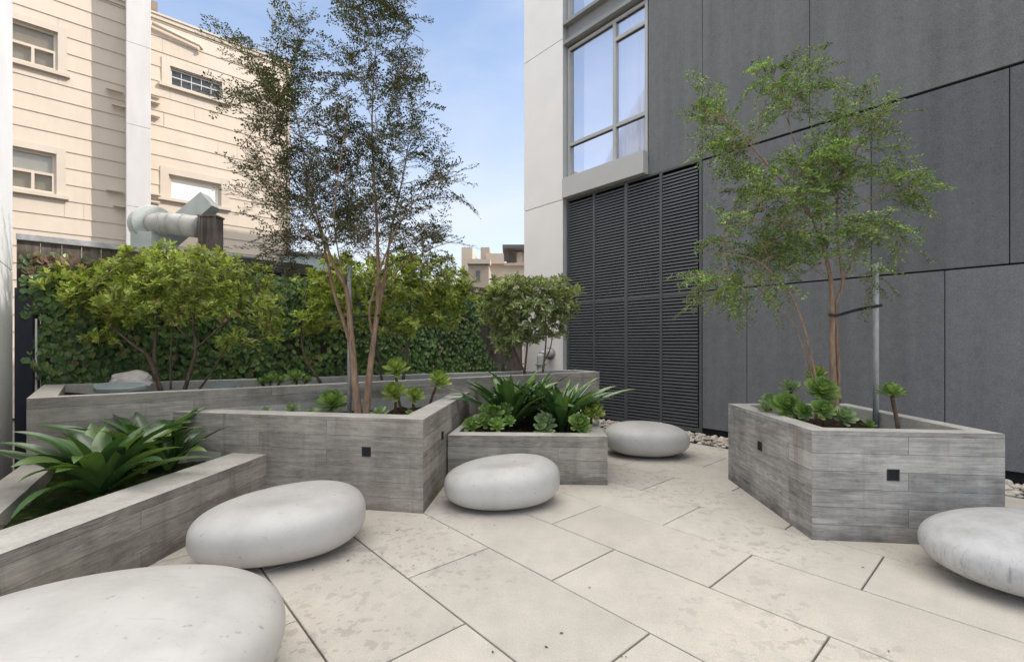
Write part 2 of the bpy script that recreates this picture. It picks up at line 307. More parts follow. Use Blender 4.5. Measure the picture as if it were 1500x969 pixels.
# ------------------------------------------------------------------ mesh helpers
class MB:
    """collects geometry, in world coordinates, of ONE mesh object"""
    def __init__(s): s.v = []; s.f = []; s.mi = []; s.n = 0; s.smooth = []
    def add(s, verts, faces, mi=0, smooth=False):
        verts = np.asarray(verts, float).reshape(-1, 3)
        s.v.append(verts); b = s.n
        for f in faces: s.f.append(tuple(i + b for i in f)); s.mi.append(mi); s.smooth.append(smooth)
        s.n += len(verts); return s
    def box8(s, p, mi=0):               # p: 4 bottom, 4 top corners, counter-clockwise from above
        return s.add(p, [(3, 2, 1, 0), (4, 5, 6, 7), (0, 1, 5, 4), (1, 2, 6, 5), (2, 3, 7, 6), (3, 0, 4, 7)], mi)
    def boxcs(s, c0, c1, s0, s1, z0, z1, mi=0):
        q = [(c0, s1), (c1, s1), (c1, s0), (c0, s0)]
        return s.box8([CS(a, b, z0) for a, b in q] + [CS(a, b, z1) for a, b in q], mi)
    def boxxy(s, x0, x1, y0, y1, z0, z1, mi=0):
        q = [(x0, y0), (x1, y0), (x1, y1), (x0, y1)]
        return s.box8([(a, b, z0) for a, b in q] + [(a, b, z1) for a, b in q], mi)
    def tube(s, pts, rad, sides=8, mi=0, cap=True):
        pts = [Vector(p) for p in pts]; n = len(pts)
        if isinstance(rad, (int, float)): rad = [rad] * n
        V = []; ref = None
        for i, p in enumerate(pts):
            d = (pts[min(i + 1, n - 1)] - pts[max(i - 1, 0)])
            d = d.normalized() if d.length > 1e-9 else Vector((0, 0, 1))
            if ref is None: ref = d.orthogonal().normalized()
            a = (ref - d * ref.dot(d)); a = a.normalized() if a.length > 1e-6 else d.orthogonal().normalized(); ref = a
            b = d.cross(a)
            for k in range(sides):
                t = 2 * math.pi * k / sides; V.append(p + (a * math.cos(t) + b * math.sin(t)) * rad[i])
        fs = [(i * sides + k, i * sides + (k + 1) % sides, (i + 1) * sides + (k + 1) % sides, (i + 1) * sides + k) for i in range(n - 1) for k in range(sides)]
        if cap: fs += [tuple(range(sides - 1, -1, -1)), tuple((n - 1) * sides + k for k in range(sides))]
        return s.add([tuple(v) for v in V], fs, mi, True)
    def build(s, name, mats, parent=None, origin=None, bevel=0.0):
        if not isinstance(mats, (list, tuple)): mats = [mats]
        v = np.concatenate(s.v) if s.v else np.zeros((0, 3))
        if parent is not None: o0 = np.array(parent['_o'][:]) if '_o' in parent else np.zeros(3)
        elif origin is not None: o0 = np.array(origin)
        else: o0 = np.array([(v[:, 0].min() + v[:, 0].max()) / 2, (v[:, 1].min() + v[:, 1].max()) / 2, v[:, 2].min()])
        me = bpy.data.meshes.new(name); me.from_pydata((v - o0).tolist(), [], s.f)
        for m in mats: me.materials.append(MAT[m] if isinstance(m, str) else m)
        me.polygons.foreach_set('material_index', s.mi); me.polygons.foreach_set('use_smooth', s.smooth)
        me.update()
        o = bpy.data.objects.new(name, me); COL.objects.link(o)
        if parent is not None: o.parent = parent
        else: o.location = o0
        o['_o'] = [float(x) for x in o0]
        if bevel:
            bm = bmesh.new(); bm.from_mesh(me)
            bmesh.ops.remove_doubles(bm, verts=bm.verts, dist=1e-5)
            es = [e for e in bm.edges if len(e.link_faces) == 2 and e.calc_face_angle() > 0.5]
            bmesh.ops.bevel(bm, geom=es, offset=bevel, segments=2, affect='EDGES', profile=0.6)
            bm.to_mesh(me); bm.free()
        return o
def tag(o, label=None, cat=None, group=None, kind=None):
    for k, v in (('label', label), ('category', cat), ('group', group), ('kind', kind)):
        if v: o[k] = v
    return o
def empty(name, loc, label=None, cat=None, group=None):
    o = bpy.data.objects.new(name, None); COL.objects.link(o); o.location = loc; o.empty_display_size = 0.1
    o['_o'] = [float(x) for x in loc]; return tag(o, label, cat, group)

def leaves(P, D, Nn, Ln, W, fold=0.15, six=True):
    """many leaf faces at once: base P, direction D, normal Nn"""
    P, D, Nn = (np.asarray(a, float) for a in (P, D, Nn)); Ln = np.asarray(Ln, float)[:, None]; W = np.asarray(W, float)[:, None]
    D /= np.linalg.norm(D, axis=1, keepdims=True) + 1e-9
    S = np.cross(D, Nn); S /= np.linalg.norm(S, axis=1, keepdims=True) + 1e-9
    Nn = np.cross(S, D)
    k = len(P)
    if six:
        vs = np.stack([P, P + D * Ln * .35 + S * W * .42 + Nn * W * fold, P + D * Ln * .72 + S * W * .42 + Nn * W * fold, P + D * Ln - Nn * Ln * .06,
                       P + D * Ln * .72 - S * W * .42 + Nn * W * fold, P + D * Ln * .35 - S * W * .42 + Nn * W * fold], 1).reshape(-1, 3)
        b = np.arange(k) * 6
        f = [t for i in b.tolist() for t in ((i, i + 1, i + 2, i + 3), (i, i + 3, i + 4, i + 5))]
    else:
        vs = np.stack([P, P + D * Ln * .5 + S * W * .5, P + D * Ln, P + D * Ln * .5 - S * W * .5], 1).reshape(-1, 3)
        f = [(i, i + 1, i + 2, i + 3) for i in (np.arange(k) * 4).tolist()]
    return vs, f
def rvec(): 
    v = RNG.normal(size=3); return Vector(v / np.linalg.norm(v))
def smooth_path(pts, k=5):
    pts = [Vector(p) for p in pts]
    if len(pts) < 3: return pts
    q = [pts[0] * 2 - pts[1]] + pts + [pts[-1] * 2 - pts[-2]]; out = []
    for i in range(1, len(q) - 2):
        for j in range(k):
            t = j / k; p0, p1, p2, p3 = q[i - 1:i + 3]
            out.append(0.5 * ((2 * p1) + (p2 - p0) * t + (2 * p0 - 5 * p1 + 4 * p2 - p3) * t * t + (3 * p1 - p0 - 3 * p2 + p3) * t ** 3))
    out.append(pts[-1]); return out

# ------------------------------------------------------------------ ground, paving, gravel
g = MB(); g.add([(-500, -500, -0.05), (500, -500, -0.05), (500, 500, -0.05), (-500, 500, -0.05)], [(0, 1, 2, 3)])
tag(g.build('ground', 'earth', origin=(0, 0, 0)), kind='structure')
bed = MB(); bed.add([CS(-0.66, 5, -0.03), CS(6.36, 5, -0.03), CS(6.36, -6.7, -0.03), CS(-0.66, -6.7, -0.03)], [(0, 1, 2, 3)])
bed.add([CS(-4, 5, -0.03), CS(-0.66, 5, -0.03), CS(-0.66, -3.0, -0.03), CS(-4, -3.0, -0.03)], [(0, 1, 2, 3)])
tag(bed.build('paving_bed', 'sand_bed', origin=(0, 0, 0)), kind='structure')
pv = MB(); W_, LN = 0.578, 1.155; GAP = 0.0045; GV = 5.77
def slab(c0, c1, s0, s1):
    g_, b = GAP, 0.003
    lo = [(c0 + g_, s1 - g_), (c1 - g_, s1 - g_), (c1 - g_, s0 + g_), (c0 + g_, s0 + g_)]
    hi = [(c0 + g_ + b, s1 - g_ - b), (c1 - g_ - b, s1 - g_ - b), (c1 - g_ - b, s0 + g_ + b), (c0 + g_ + b, s0 + g_ + b)]
    dz = random.uniform(-0.0012, 0.0012)
    V = [CS(a, d, -0.028) for a, d in lo] + [CS(a, d, -b + dz) for a, d in lo] + [CS(a, d, dz) for a, d in hi]
    pv.add(V, [(0, 1, 5, 4), (1, 2, 6, 5), (2, 3, 7, 6), (3, 0, 4, 7), (4, 5, 9, 8), (5, 6, 10, 9), (6, 7, 11, 10), (7, 4, 8, 11), (8, 9, 10, 11)])
for k in range(-8, 9):
    c0 = 0.687 + W_ * k; c1 = min(c0 + W_, GV)
    if c0 > GV - 0.03: continue
    off = (-1.745 if k % 2 == 0 else -2.29)
    j = -5
    while True:
        s0 = off + LN * j; s1 = s0 + LN; j += 1
        if s0 > 4.4: break
        if c1 < -0.6 and s0 < -3.0: continue
        if s0 < -6.6: continue
        slab(max(c0, -0.64) if s0 < -3.1 else c0, c1, s0, s1)
tag(pv.build('paving', 'paver', origin=(0, 0, 0)), kind='structure')
gv = MB()
ico = bmesh.new(); bmesh.ops.create_icosphere(ico, subdivisions=2, radius=1); iv = np.array([v.co[:] for v in ico.verts]); ifc = [tuple(v.index for v in f.verts) for f in ico.faces]; ico.free()
for i in range(1500):
    s = random.uniform(-5.6, 1.2); c = random.uniform(GV + 0.03, WC - 0.02)
    r = random.uniform(0.018, 0.036); sc = np.array([r * random.uniform(.8, 1.4), r * random.uniform(.8, 1.2), r * random.uniform(.55, .85)])
    a = random.uniform(0, 6.28); ca, sa = math.cos(a), math.sin(a)
    w = iv * (1 + 0.10 * np.sin(iv * 3.1 + random.uniform(0, 6))) * sc
    w = np.stack([w[:, 0] * ca - w[:, 1] * sa, w[:, 0] * sa + w[:, 1] * ca, w[:, 2]], 1)
    P = CS(c, s, -0.012 + random.uniform(0, 0.03)); gv.add(w + np.array(P), ifc, 0, True)
tag(gv.build('gravel', 'gravel', origin=(0, 0, 0)), kind='stuff')
lt = MB()
for i in range(70):
    px, py = random.uniform(430, 1400), random.uniform(700, 968)
    if i < 30: px, py = random.uniform(500, 760), random.uniform(752, 830)
    if i >= 55: px, py = random.uniform(880, 1000), random.uniform(670, 720)
    p = atz(px, py, 0.003); a = random.uniform(0, 6.28); l = random.uniform(0.006, 0.022)
    v, f = leaves([p], [(math.cos(a), math.sin(a), 0.1)], [(0, 0, 1)], [l], [l * .5]); lt.add(v, f)
tag(lt.build('leaf_litter', 'litter', origin=(0, 0, 0)), kind='stuff')

# ------------------------------------------------------------------ planters
def line_x(p, d, q, e):
    den = d[0] * e[1] - d[1] * e[0]; t = ((q[0] - p[0]) * e[1] - (q[1] - p[1]) * e[0]) / den
    return (p[0] + d[0] * t, p[1] + d[1] * t)
def planter(name, poly, thick, top, soil_z, mat, label, group, z0=0.0, soil='soil', chips=120):
    n = len(poly); inner = []
    offs = []
    for i in range(n):
        a, b = poly[i], poly[(i + 1) % n]; dx, dy = b[0] - a[0], b[1] - a[1]; l = math.hypot(dx, dy)
        nx, ny = -dy / l, dx / l; t = thick[i]; offs.append(((a[0] + nx * t, a[1] + ny * t), (dx, dy)))
    for i in range(n):
        (p, d), (q, e) = offs[i - 1], offs[i]; inner.append(line_x(p, d, q, e))
    bm = bmesh.new(); uv = bm.loops.layers.uv.new('UVMap')
    ob = [bm.verts.new((x, y, z0)) for x, y in poly]; ot = [bm.verts.new((x, y, top)) for x, y in poly]
    it = [bm.verts.new((x, y, top)) for x, y in inner]; ib = [bm.verts.new((x, y, soil_z - 0.1)) for x, y in inner]
    u = 0
    def setuv(f, vals):
        for lp, w in zip(f.loops, vals): lp[uv].uv = w
    for i in range(n):
        j = (i + 1) % n; l = math.dist(poly[i], poly[j])
        f = bm.faces.new((ob[i], ob[j], ot[j], ot[i])); setuv(f, [(u, z0), (u + l, z0), (u + l, top), (u, top)])
        f = bm.faces.new((ot[i], ot[j], it[j], it[i])); f.material_index = 1
        f = bm.faces.new((it[i], it[j], ib[j], ib[i])); setuv(f, [(u, top), (u + l, top), (u + l, soil_z), (u, soil_z)]); f.material_index = 1
        u += l
    es = [e for e in bm.edges if len(e.link_faces) == 2 and e.calc_face_angle(0) > 0.3 and not (e.verts[0] in ib and e.verts[1] in ib)]
    bmesh.ops.bevel(bm, geom=es, offset=0.005, segments=2, affect='EDGES', profile=0.55)
    cx = sum(p[0] for p in poly) / n; cy = sum(p[1] for p in poly) / n
    for v in bm.verts: v.co -= Vector((cx, cy, z0))
    me = bpy.data.meshes.new(name); bm.to_mesh(me); bm.free()
    me.materials.append(MAT[mat]); me.materials.append(MAT['concrete_top'])
    o = bpy.data.objects.new(name, me); COL.objects.link(o); o.location = (cx, cy, z0); o['_o'] = [cx, cy, z0]
    tag(o, label, 'planter', group)
    # soil surface
    sb = bmesh.new(); vs = [sb.verts.new((x, y, soil_z)) for x, y in inner]; f = sb.faces.new(vs)
    bmesh.ops.triangulate(sb, faces=[f])
    for _ in range(5): bmesh.ops.subdivide_edges(sb, edges=[e for e in sb.edges if e.calc_length() > 0.06], cuts=1, use_grid_fill=True)
    for v in sb.verts: v.co.z += 0.05 * mnoise.noise(v.co * 4) + 0.03 * mnoise.noise(v.co * 17)
    S = MB(); idx = {v: i for i, v in enumerate(sb.verts)}
    S.add([v.co[:] for v in sb.verts], [tuple(idx[v] for v in f.verts) for f in sb.faces], 0, True)
    pts = [v.co.copy() for v in sb.verts]; sb.free()
    for _ in range(chips):
        p = random.choice(pts); a = random.uniform(0, 6.28); l = random.uniform(.015, .05)
        v, f = leaves([p + Vector((random.uniform(-.02, .02), random.uniform(-.02, .02), .006))], [(math.cos(a), math.sin(a), random.uniform(-.2, .4))], [rvec() * .5 + Vector((0, 0, 1))], [l], [l * .35]); S.add(v, f, 1)
    S.build('soil', [soil, 'litter'], o); return o
def step_light(pl, a, b, t, z, w=0.075):
    """square recessed light on the face from a to b (outside on the right-hand side of the edge)"""
    a, b = Vector((a[0], a[1], 0)), Vector((b[0], b[1], 0)); d = (b - a).normalized(); nrm = Vector((d.y, -d.x, 0))
    p = a.lerp(b, t) + Vector((0, 0, z)); h = w / 2; up = Vector((0, 0, 1))
    fr = MB()
    for (x0, x1, y0, y1) in ((-h, h, h - .007, h), (-h, h, -h, -h + .007), (-h, -h + .007, -h + .007, h - .007), (h - .007, h, -h + .007, h - .007)):
        q = [p + d * x0 + up * y0, p + d * x1 + up * y0, p + d * x1 + up * y1, p + d * x0 + up * y1]
        fr.add([tuple(v - nrm * .004) for v in q] + [tuple(v + nrm * .004) for v in q], [(4, 5, 6, 7), (0, 1, 5, 4), (1, 2, 6, 5), (2, 3, 7, 6), (3, 0, 4, 7)])
    f = fr.build('step_light', 'gasket', pl)
    le = MB(); k = h - .007
    q = [p - d * k - up * k, p + d * k - up * k, p + d * k + up * k, p - d * k + up * k]
    le.add([tuple(v + nrm * .0015) for v in q] + [tuple(p + nrm * .0025 + d * x + up * y) for x, y in ((-.004, -k * .9), (.006, -k * .9), (.006, k * .2), (-.004, k * .2))], [(0, 1, 2, 3), (4, 5, 6, 7)])
    le.build('lens', 'dark_void', f)
def bpl(x): return 3.43 + 0.6755 * (x + 3.62)        # front line of the long back trough
PLG = 'board-marked concrete planters'
A0, A1, A2 = (-0.68, 3.52), (-0.505, bpl(-0.505) + 0.05), (-2.87 - 0.08, bpl(-2.95) + 0.05)
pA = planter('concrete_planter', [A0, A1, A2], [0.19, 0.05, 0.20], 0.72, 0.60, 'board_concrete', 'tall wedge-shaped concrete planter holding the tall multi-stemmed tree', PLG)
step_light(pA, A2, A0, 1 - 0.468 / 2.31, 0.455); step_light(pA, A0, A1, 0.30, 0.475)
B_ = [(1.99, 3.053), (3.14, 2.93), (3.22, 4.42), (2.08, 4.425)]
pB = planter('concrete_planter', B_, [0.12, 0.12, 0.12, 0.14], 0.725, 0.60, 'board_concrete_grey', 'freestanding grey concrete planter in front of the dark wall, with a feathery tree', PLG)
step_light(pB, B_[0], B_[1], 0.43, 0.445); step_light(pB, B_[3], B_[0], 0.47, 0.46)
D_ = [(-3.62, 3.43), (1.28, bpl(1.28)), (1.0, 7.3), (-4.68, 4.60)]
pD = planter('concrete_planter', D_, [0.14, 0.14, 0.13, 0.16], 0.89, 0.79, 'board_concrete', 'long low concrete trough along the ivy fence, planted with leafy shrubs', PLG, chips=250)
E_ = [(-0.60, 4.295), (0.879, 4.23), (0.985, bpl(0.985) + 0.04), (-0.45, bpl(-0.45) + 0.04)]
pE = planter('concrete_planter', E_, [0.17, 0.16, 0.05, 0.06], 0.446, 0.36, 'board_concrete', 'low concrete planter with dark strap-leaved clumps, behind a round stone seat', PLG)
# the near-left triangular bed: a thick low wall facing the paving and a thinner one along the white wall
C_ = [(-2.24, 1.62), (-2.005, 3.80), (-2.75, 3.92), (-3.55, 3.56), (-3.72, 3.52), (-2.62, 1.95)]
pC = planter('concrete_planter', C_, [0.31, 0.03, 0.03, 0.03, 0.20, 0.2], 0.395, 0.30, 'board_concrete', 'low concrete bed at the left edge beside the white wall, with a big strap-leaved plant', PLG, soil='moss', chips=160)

# ------------------------------------------------------------------ stone seats
def pebble(px, Y, a, b, h, rot, label, mat='cast_stone', egg=0.12, tilt=0.0, ex=2.35, X=None, dish=0.0):
    cx = (px - CXP) * Y / F if X is None else X; M = MB(); nu, nv = 96, 48; V = []
    ca, sa = math.cos(R(rot)), math.sin(R(rot))
    for j in range(nv + 1):
        ph = -math.pi / 2 + math.pi * j / nv
        for i in range(nu):
            th = 2 * math.pi * i / nu
            cr = max(math.cos(ph), 0) ** (2 / ex); sz = math.copysign(abs(math.sin(ph)) ** (2 / ex), math.sin(ph))
            c_, s_ = math.cos(th), math.sin(th); e2 = 2 / 2.15
            x = math.copysign(abs(c_) ** e2, c_) * cr; y = math.copysign(abs(s_) ** e2, s_) * cr
            y *= 1 + egg * x; x0 = x * a; y0 = y * b
            z = sz * h / 2 * 0.985 + h / 2 * 0.985
            hh = 1 + tilt * x
            z = (z * hh if sz > 0 else z * (1 - 0.0))
            if sz <= 0: z = z * hh
            if sz > 0 and dish:
                r_ = math.hypot(x0 / a - .1, y0 / b); z -= dish * max(0.0, 1 - (r_ / .72) ** 2) ** 2
            V.append((cx + x0 * ca - y0 * sa, Y + x0 * sa + y0 * ca, z))
    fs = [(j * nu + i, j * nu + (i + 1) % nu, (j + 1) * nu + (i + 1) % nu, (j + 1) * nu + i) for j in range(nv) for i in range(nu)]
    M.add(V, fs, 0, True); o = M.build('stone_seat', mat, origin=(cx, Y, 0)); return tag(o, label, 'stone seat', 'pebble-shaped stone seats')
pebble(0, 1.58, 0.65, 0.50, 0.405, 14, 'largest pebble seat, pale and smooth, cut by the bottom edge beside the low left bed', X=-1.50, egg=0.08, ex=2.5)
pebble(414, 2.90, 0.50, 0.385, 0.37, 28, 'pale pebble seat between the low left bed and the tall wedge planter', egg=0.10, tilt=0.09, ex=2.75, dish=.03)
pebble(736, 3.77, 0.475, 0.35, 0.36, 14, 'smallest-looking round white pebble seat in front of the low planter', egg=0.06, tilt=0.10, ex=2.85, dish=.03)
pebble(946, 5.40, 0.49, 0.36, 0.385, -8, 'farthest pebble seat, beside the dark louvred screen', egg=-0.05, tilt=-.03, ex=2.5)
pebble(0, 2.44, 0.60, 0.42, 0.375, -8, 'grey streaked pebble seat against the freestanding planter', 'cast_stone_streaked', X=2.89, egg=0.05)

# ------------------------------------------------------------------ the grey building
bld = empty('apartment_building', CS(WC + 0.1, -3, 0), 'dark grey stuccoed apartment building with a louvred screen and big windows', 'building')
SL, SR, TOP = -5.643, -3.085, 10.2       # louvre bay and roof
SWIN = on_wall(949)[0]
core = MB()
core.boxcs(WC + 0.035, WC + 9, SR, 16, 0, TOP)
core.boxcs(WC + 0.6, WC + 9, -6.68, SR - .002, 0, TOP)
core.boxcs(WC + 0.035, WC + 0.59, SWIN, SR - .002, 3.905, TOP)
core.boxcs(WC + 0.035, WC + 0.59, -6.68, SL, 0, TOP)
core.build('core', 'dark_void', bld)
def panel(s0, s1, z0, z1, mat='grey_stucco', c0=WC, c1=WC + 0.033, nm='wall_panel'):
    p = MB(); g_ = 0.0035; h_ = 0.004; p.boxcs(c0, c1, s0 + g_, s1 - g_, z0 + h_, z1 - (0.016 if z1 == 3.905 else h_)); p.build(nm, mat, bld, bevel=0.003)
cols = lambda *px: [on_wall(p)[0] for p in px]
up = [SWIN + .01, SR] + cols(1186) + [0.0, 1.4, 2.8, 4.4, 7, 10, 13, 16]
for a, b in zip(up, up[1:]): panel(a, b, 3.915, 7.3)
for a, b in zip(up, up[1:]): panel(a, b, 7.3, TOP)
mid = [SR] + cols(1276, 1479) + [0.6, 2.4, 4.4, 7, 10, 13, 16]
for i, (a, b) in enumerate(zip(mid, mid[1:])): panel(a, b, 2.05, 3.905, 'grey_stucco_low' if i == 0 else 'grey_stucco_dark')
low = [SR] + cols(1094, 1384) + [0.3, 2.0, 4.4, 7, 10, 13, 16]
for a, b in zip(low, low[1:]): panel(a, b, 0.10, 2.04, 'grey_stucco_low')
for z0, z1 in ((0.0, 3.92), (3.925, 6.85), (6.855, TOP)):
    panel(-6.68, SL - 0.005, z0, z1, 'white_panel', WC - 0.10, WC + 0.033, 'pale_panel')
rt = MB(); rt.boxcs(WC - 0.095, WC + 0.3, SL - 0.011, SL - 0.001, 0, TOP); rt.build('corner_trim', 'frame_metal', bld)
# louvre screen
lou = MB(); z0, z1 = 0.09, 3.90
for s in [SL + 0.03] + [on_wall(p)[0] for p in (870, 917, 968)] + [SR - 0.025]:
    w = 0.028 if abs(s - on_wall(917)[0]) < .01 else 0.02
    lou.boxcs(WC - 0.004, WC + 0.05, s - w, s + w, z0, z1)
lou.boxcs(WC + 0.0, WC + 0.046, SL + 0.01, SR - 0.005, z0 - 0.05, z0); lou.boxcs(WC + 0.0, WC + 0.046, SL + 0.01, SR - 0.005, z1, z1 + 0.03)
lo = lou.build('louvre_screen', 'louvre_metal', bld)
edges_ = [SL + 0.05] + [on_wall(p)[0] for p in (870, 917, 968)] + [SR - 0.045]
for k in range(4):
    a, b = edges_[k] + (0.022 if k else 0), edges_[k + 1] - 0.022
    sl = MB(); z = z0 + 0.02
    while z < z1 - 0.05:
        # each blade slopes down and out with a small turned lip
        for (ca, za, cb, zb) in ((WC + 0.006, z + 0.022, WC + 0.055, z + 0.040), (WC + 0.003, z - 0.002, WC + 0.0075, z + 0.024)):
            q = [CS(ca, b, za), CS(ca, a, za), CS(cb, a, zb), CS(cb, b, zb)]
            t = Vector((0, 0, 0.003))
            sl.box8([v for v in (q[0], q[3], q[2], q[1])] + [v + t for v in (q[0], q[3], q[2], q[1])])
        z += 0.0495
    sl.boxcs(WC + 0.002, WC + 0.010, a, b, 2.02, 2.038)
    sl.build('slats', 'louvre_metal', lo)
pl_ = MB(); pl_.boxcs(WC + 0.03, WC + 0.2, SL, SR, 0, 0.04); pl_.build('plinth', 'gasket', bld)
# windows
def big_window(zb, zt, smid, trans_left, trans_right):
    W = MB(); f = 0.05; a, b = SL + 0.012, SWIN - 0.012; c0, c1 = WC + 0.012, WC + 0.10
    W.boxcs(c0, c1, a, a + f, zb, zt); W.boxcs(c0, c1, b - f, b, zb, zt)
    W.boxcs(c0 + .001, c1, a + f, b - f, zb, zb + f); W.boxcs(c0 + .001, c1, a + f, b - f, zt - f, zt)
    W.boxcs(c0 + .002, c1, smid - .03, smid + .03, zb + f, zt - f)
    for z in trans_left: W.boxcs(c0 + .003, c1, a + f, smid - .03, z - .028, z + .028)
    for z in trans_right: W.boxcs(c0 + .003, c1, smid + .03, b - f, z - .028, z + .028)
    w = W.build('window', 'frame_metal', bld)
    def bays(lo_, hi_, tr):
        zs = [zb + f] + [q for t in tr for q in (t - .028, t + .028)] + [zt - f]
        for z0_, z1_ in zip(zs[::2], zs[1::2]):
            G = MB(); G.add([CS(c0 + .045, hi_, z0_), CS(c0 + .045, lo_, z0_), CS(c0 + .045, lo_, z1_), CS(c0 + .045, hi_, z1_)], [(0, 1, 2, 3)]); G.build('pane', 'window_glass', w)
            E = MB(); e = .012
            E.boxcs(c0 + .03, c0 + .044, lo_, hi_, z1_ - e, z1_); E.boxcs(c0 + .03, c0 + .044, hi_ - e, hi_, z0_, z1_ - e)
            E.boxcs(c0 + .03, c0 + .044, lo_, hi_ - e, z0_, z0_ + e * .7); E.build('gasket', 'gasket', w)
    bays(a + f, smid - .03, trans_left); bays(smid + .03, b - f, trans_right)
    cu = MB(); V = []; n = 150; s0, s1 = a + 0.26, b - 0.02
    for i in range(n + 1):
        s = s0 + (s1 - s0) * i / n; c = WC + 0.17 + 0.016 * math.sin(i * .55) + .012 * math.sin(i * .23 + 1)
        if s - s0 < 0.75: c = WC + 0.17 + 0.003 * math.sin(i * .5)
        V += [CS(c, s, zb), CS(c, s, zt)]
    cu.add(V, [(2 * i, 2 * i + 2, 2 * i + 3, 2 * i + 1) for i in range(n)], 0, True); cu.build('curtain', 'curtain', w)
    bx = MB(); q = (SL, SWIN)
    bx.boxcs(WC + 0.55, WC + 0.59, SL, SWIN, zb, zt); bx.build('room_back', 'grey_stucco_dark', w)
sm = on_wall(899)[0]
big_window(4.30, 6.70, sm, [4.93], [4.93, 6.36])
big_window(7.18, 9.7, sm, [7.8], [7.8, 9.3])
x = MB(); x.boxcs(WC - 0.13, WC + 0.11, SL + .002, SWIN + 0.0, 3.94, 4.295); x.build('window_apron', 'sill_metal', bld, bevel=0.004)
x = MB(); x.boxcs(WC - 0.09, WC + 0.11, SL + .002, SWIN - .004, 6.74, 6.80); x.boxcs(WC + 0.0, WC + 0.11, SL + .002, SWIN - .004, 6.80, 7.08); x.boxcs(WC - 0.11, WC + 0.11, SL + .001, SWIN - .003, 7.08, 7.14)
x.build('ledge', 'ledge_metal', bld, bevel=0.003)
x = MB(); x.boxcs(WC + 0.0, WC + 0.11, SL + .002, SWIN - .004, 9.72, TOP); x.build('spandrel', 'sill_metal', bld)
x = MB(); x.boxcs(WC - 0.14, WC + 9.05, -6.72, 16.05, TOP, TOP + .12); x.build('roof', 'ledge_metal', bld)
e_ = MB(); s_, z_ = -6.9, 3.94
e_.boxcs(WC + 0.1, WC + 0.5, -6.79, -6.69, 3.84, 3.96); e_.boxcs(WC + 0.1, WC + 0.5, -6.83, -6.69, 3.96, 4.0); e_.build('cornice', 'beige_trim', bld)

# white building edge on the left
lw = MB(); lw.boxcs(-1.0, -0.65, -6.55, -5.46, 0, 1.995); lw.boxcs(-1.0, -0.65, -5.45, -3.3, 0, 1.995); lw.boxcs(-1.0, -0.65, -6.55, -4.9, 2.005, 4.6); lw.boxcs(-1.0, -0.65, -4.89, -3.3, 2.005, 4.6); lw.boxcs(-1.0, -0.65, -6.55, -3.3, 4.61, 8.0)
lw.boxcs(-0.99, -0.66, -6.54, -3.31, 0, 7.9)
o = lw.build('white_wall', 'white_render', bevel=0.003); tag(o, 'pale white building wall at the left edge of the courtyard', 'wall')

# ------------------------------------------------------------------ fence, ivy, shed
FS = -6.70
fe = empty('timber_fence', CS(2.8, FS, 0), 'tall weathered timber fence with a grey cap, mostly under ivy', 'fence')
bd = MB(); c = -0.64
while c < 6.2:
    w = random.uniform(0.14, 0.2); c1 = min(c + w, 6.24); bd.boxcs(c + .002, c1 - .002, FS - 0.03, FS + random.uniform(-.004, .004), 0, 2.33); c = c1
bd.build('boards', 'weathered_wood', fe)
cap = MB()
cap.boxcs(-0.64, 0.55, FS - 0.07, FS + 0.035, 2.332, 2.395); cap.build('cap', 'tar_cap', fe, bevel=0.006)
pn = MB(); pn.boxcs(-0.645, -0.52, FS + 0.03, FS + 0.08, 0, 1.85); pn.build('gap_strip', 'dark_gap', fe)  # added dark strip standing for the narrow dark gap between wall and ivy
rl = MB(); rl.boxcs(-0.505, -0.490, FS + 0.05, FS + 0.07, 0.0, 1.55); rl.build('conduit', 'white_render', fe)

iv = MB()
cnt = 0
def ivy_density(c, z):
    n = mnoise.noise(Vector((c * 1.3, z * 1.5, 0.3)))
    if c < -0.50 + 0.05 * math.sin(z * 9) and z < 1.6: return 0
    if c > 5.4 + 0.3 * math.sin(z * 3): return 0.02
    d = 0.85 + n
    if z < 0.75: d *= 0.35
    return d
P, D, Nn, Ln, W = [], [], [], [], []; Pd = ([], [], [], [], [])
while cnt < 12500:
    c = random.uniform(-0.6, 5.8); z = random.uniform(0.25, 2.30)
    topz = 2.22 + 0.08 * mnoise.noise(Vector((c * 2, 0, 5)))
    if z > topz or random.random() > ivy_density(c, z): continue
    cnt += 1
    off = FS + 0.03 + 0.12 * (0.5 + 0.5 * mnoise.noise(Vector((c * 3.3, z * 3.3, 9)))) * random.random() ** .6
    p = CS(c, off, z); dn = Vector((0, 0, -1)) + M_ * random.uniform(-.8, .8) + U_ * random.uniform(0, .5)
    nr = U_ + Vector((0, 0, random.uniform(0.0, 0.9))) + rvec() * .35; l = random.uniform(0.05, 0.085)
    tgt = Pd if (z > 2.02 and c < 0.9 and random.random() < .7) else (P, D, Nn, Ln, W)
    for lst, val in zip(tgt, (p, dn, nr, l, l * random.uniform(.85, 1.05))): lst.append(val)
v, f = leaves(P, D, Nn, Ln, W, 0.1); iv.add(v, f, 0)
v, f = leaves(*Pd, 0.1); iv.add(v, f, 1)
for _ in range(70):
    c = random.uniform(-0.45, 4.6); pts = [CS(c, FS + .02, 0)]; z = 0
    while z < random.uniform(.6, 2.1): z += .2; c += random.uniform(-.12, .12); pts.append(CS(c, FS + .03, z))
    if len(pts) > 2: iv.tube(pts, [.007] * len(pts), 4, 2)
o = iv.build('ivy', ['ivy_leaf', 'dry_ivy_leaf', 'grey_bark'], origin=CS(2, FS, 0)); tag(o, 'dense dark green ivy covering the timber fence', 'ivy', kind='stuff')

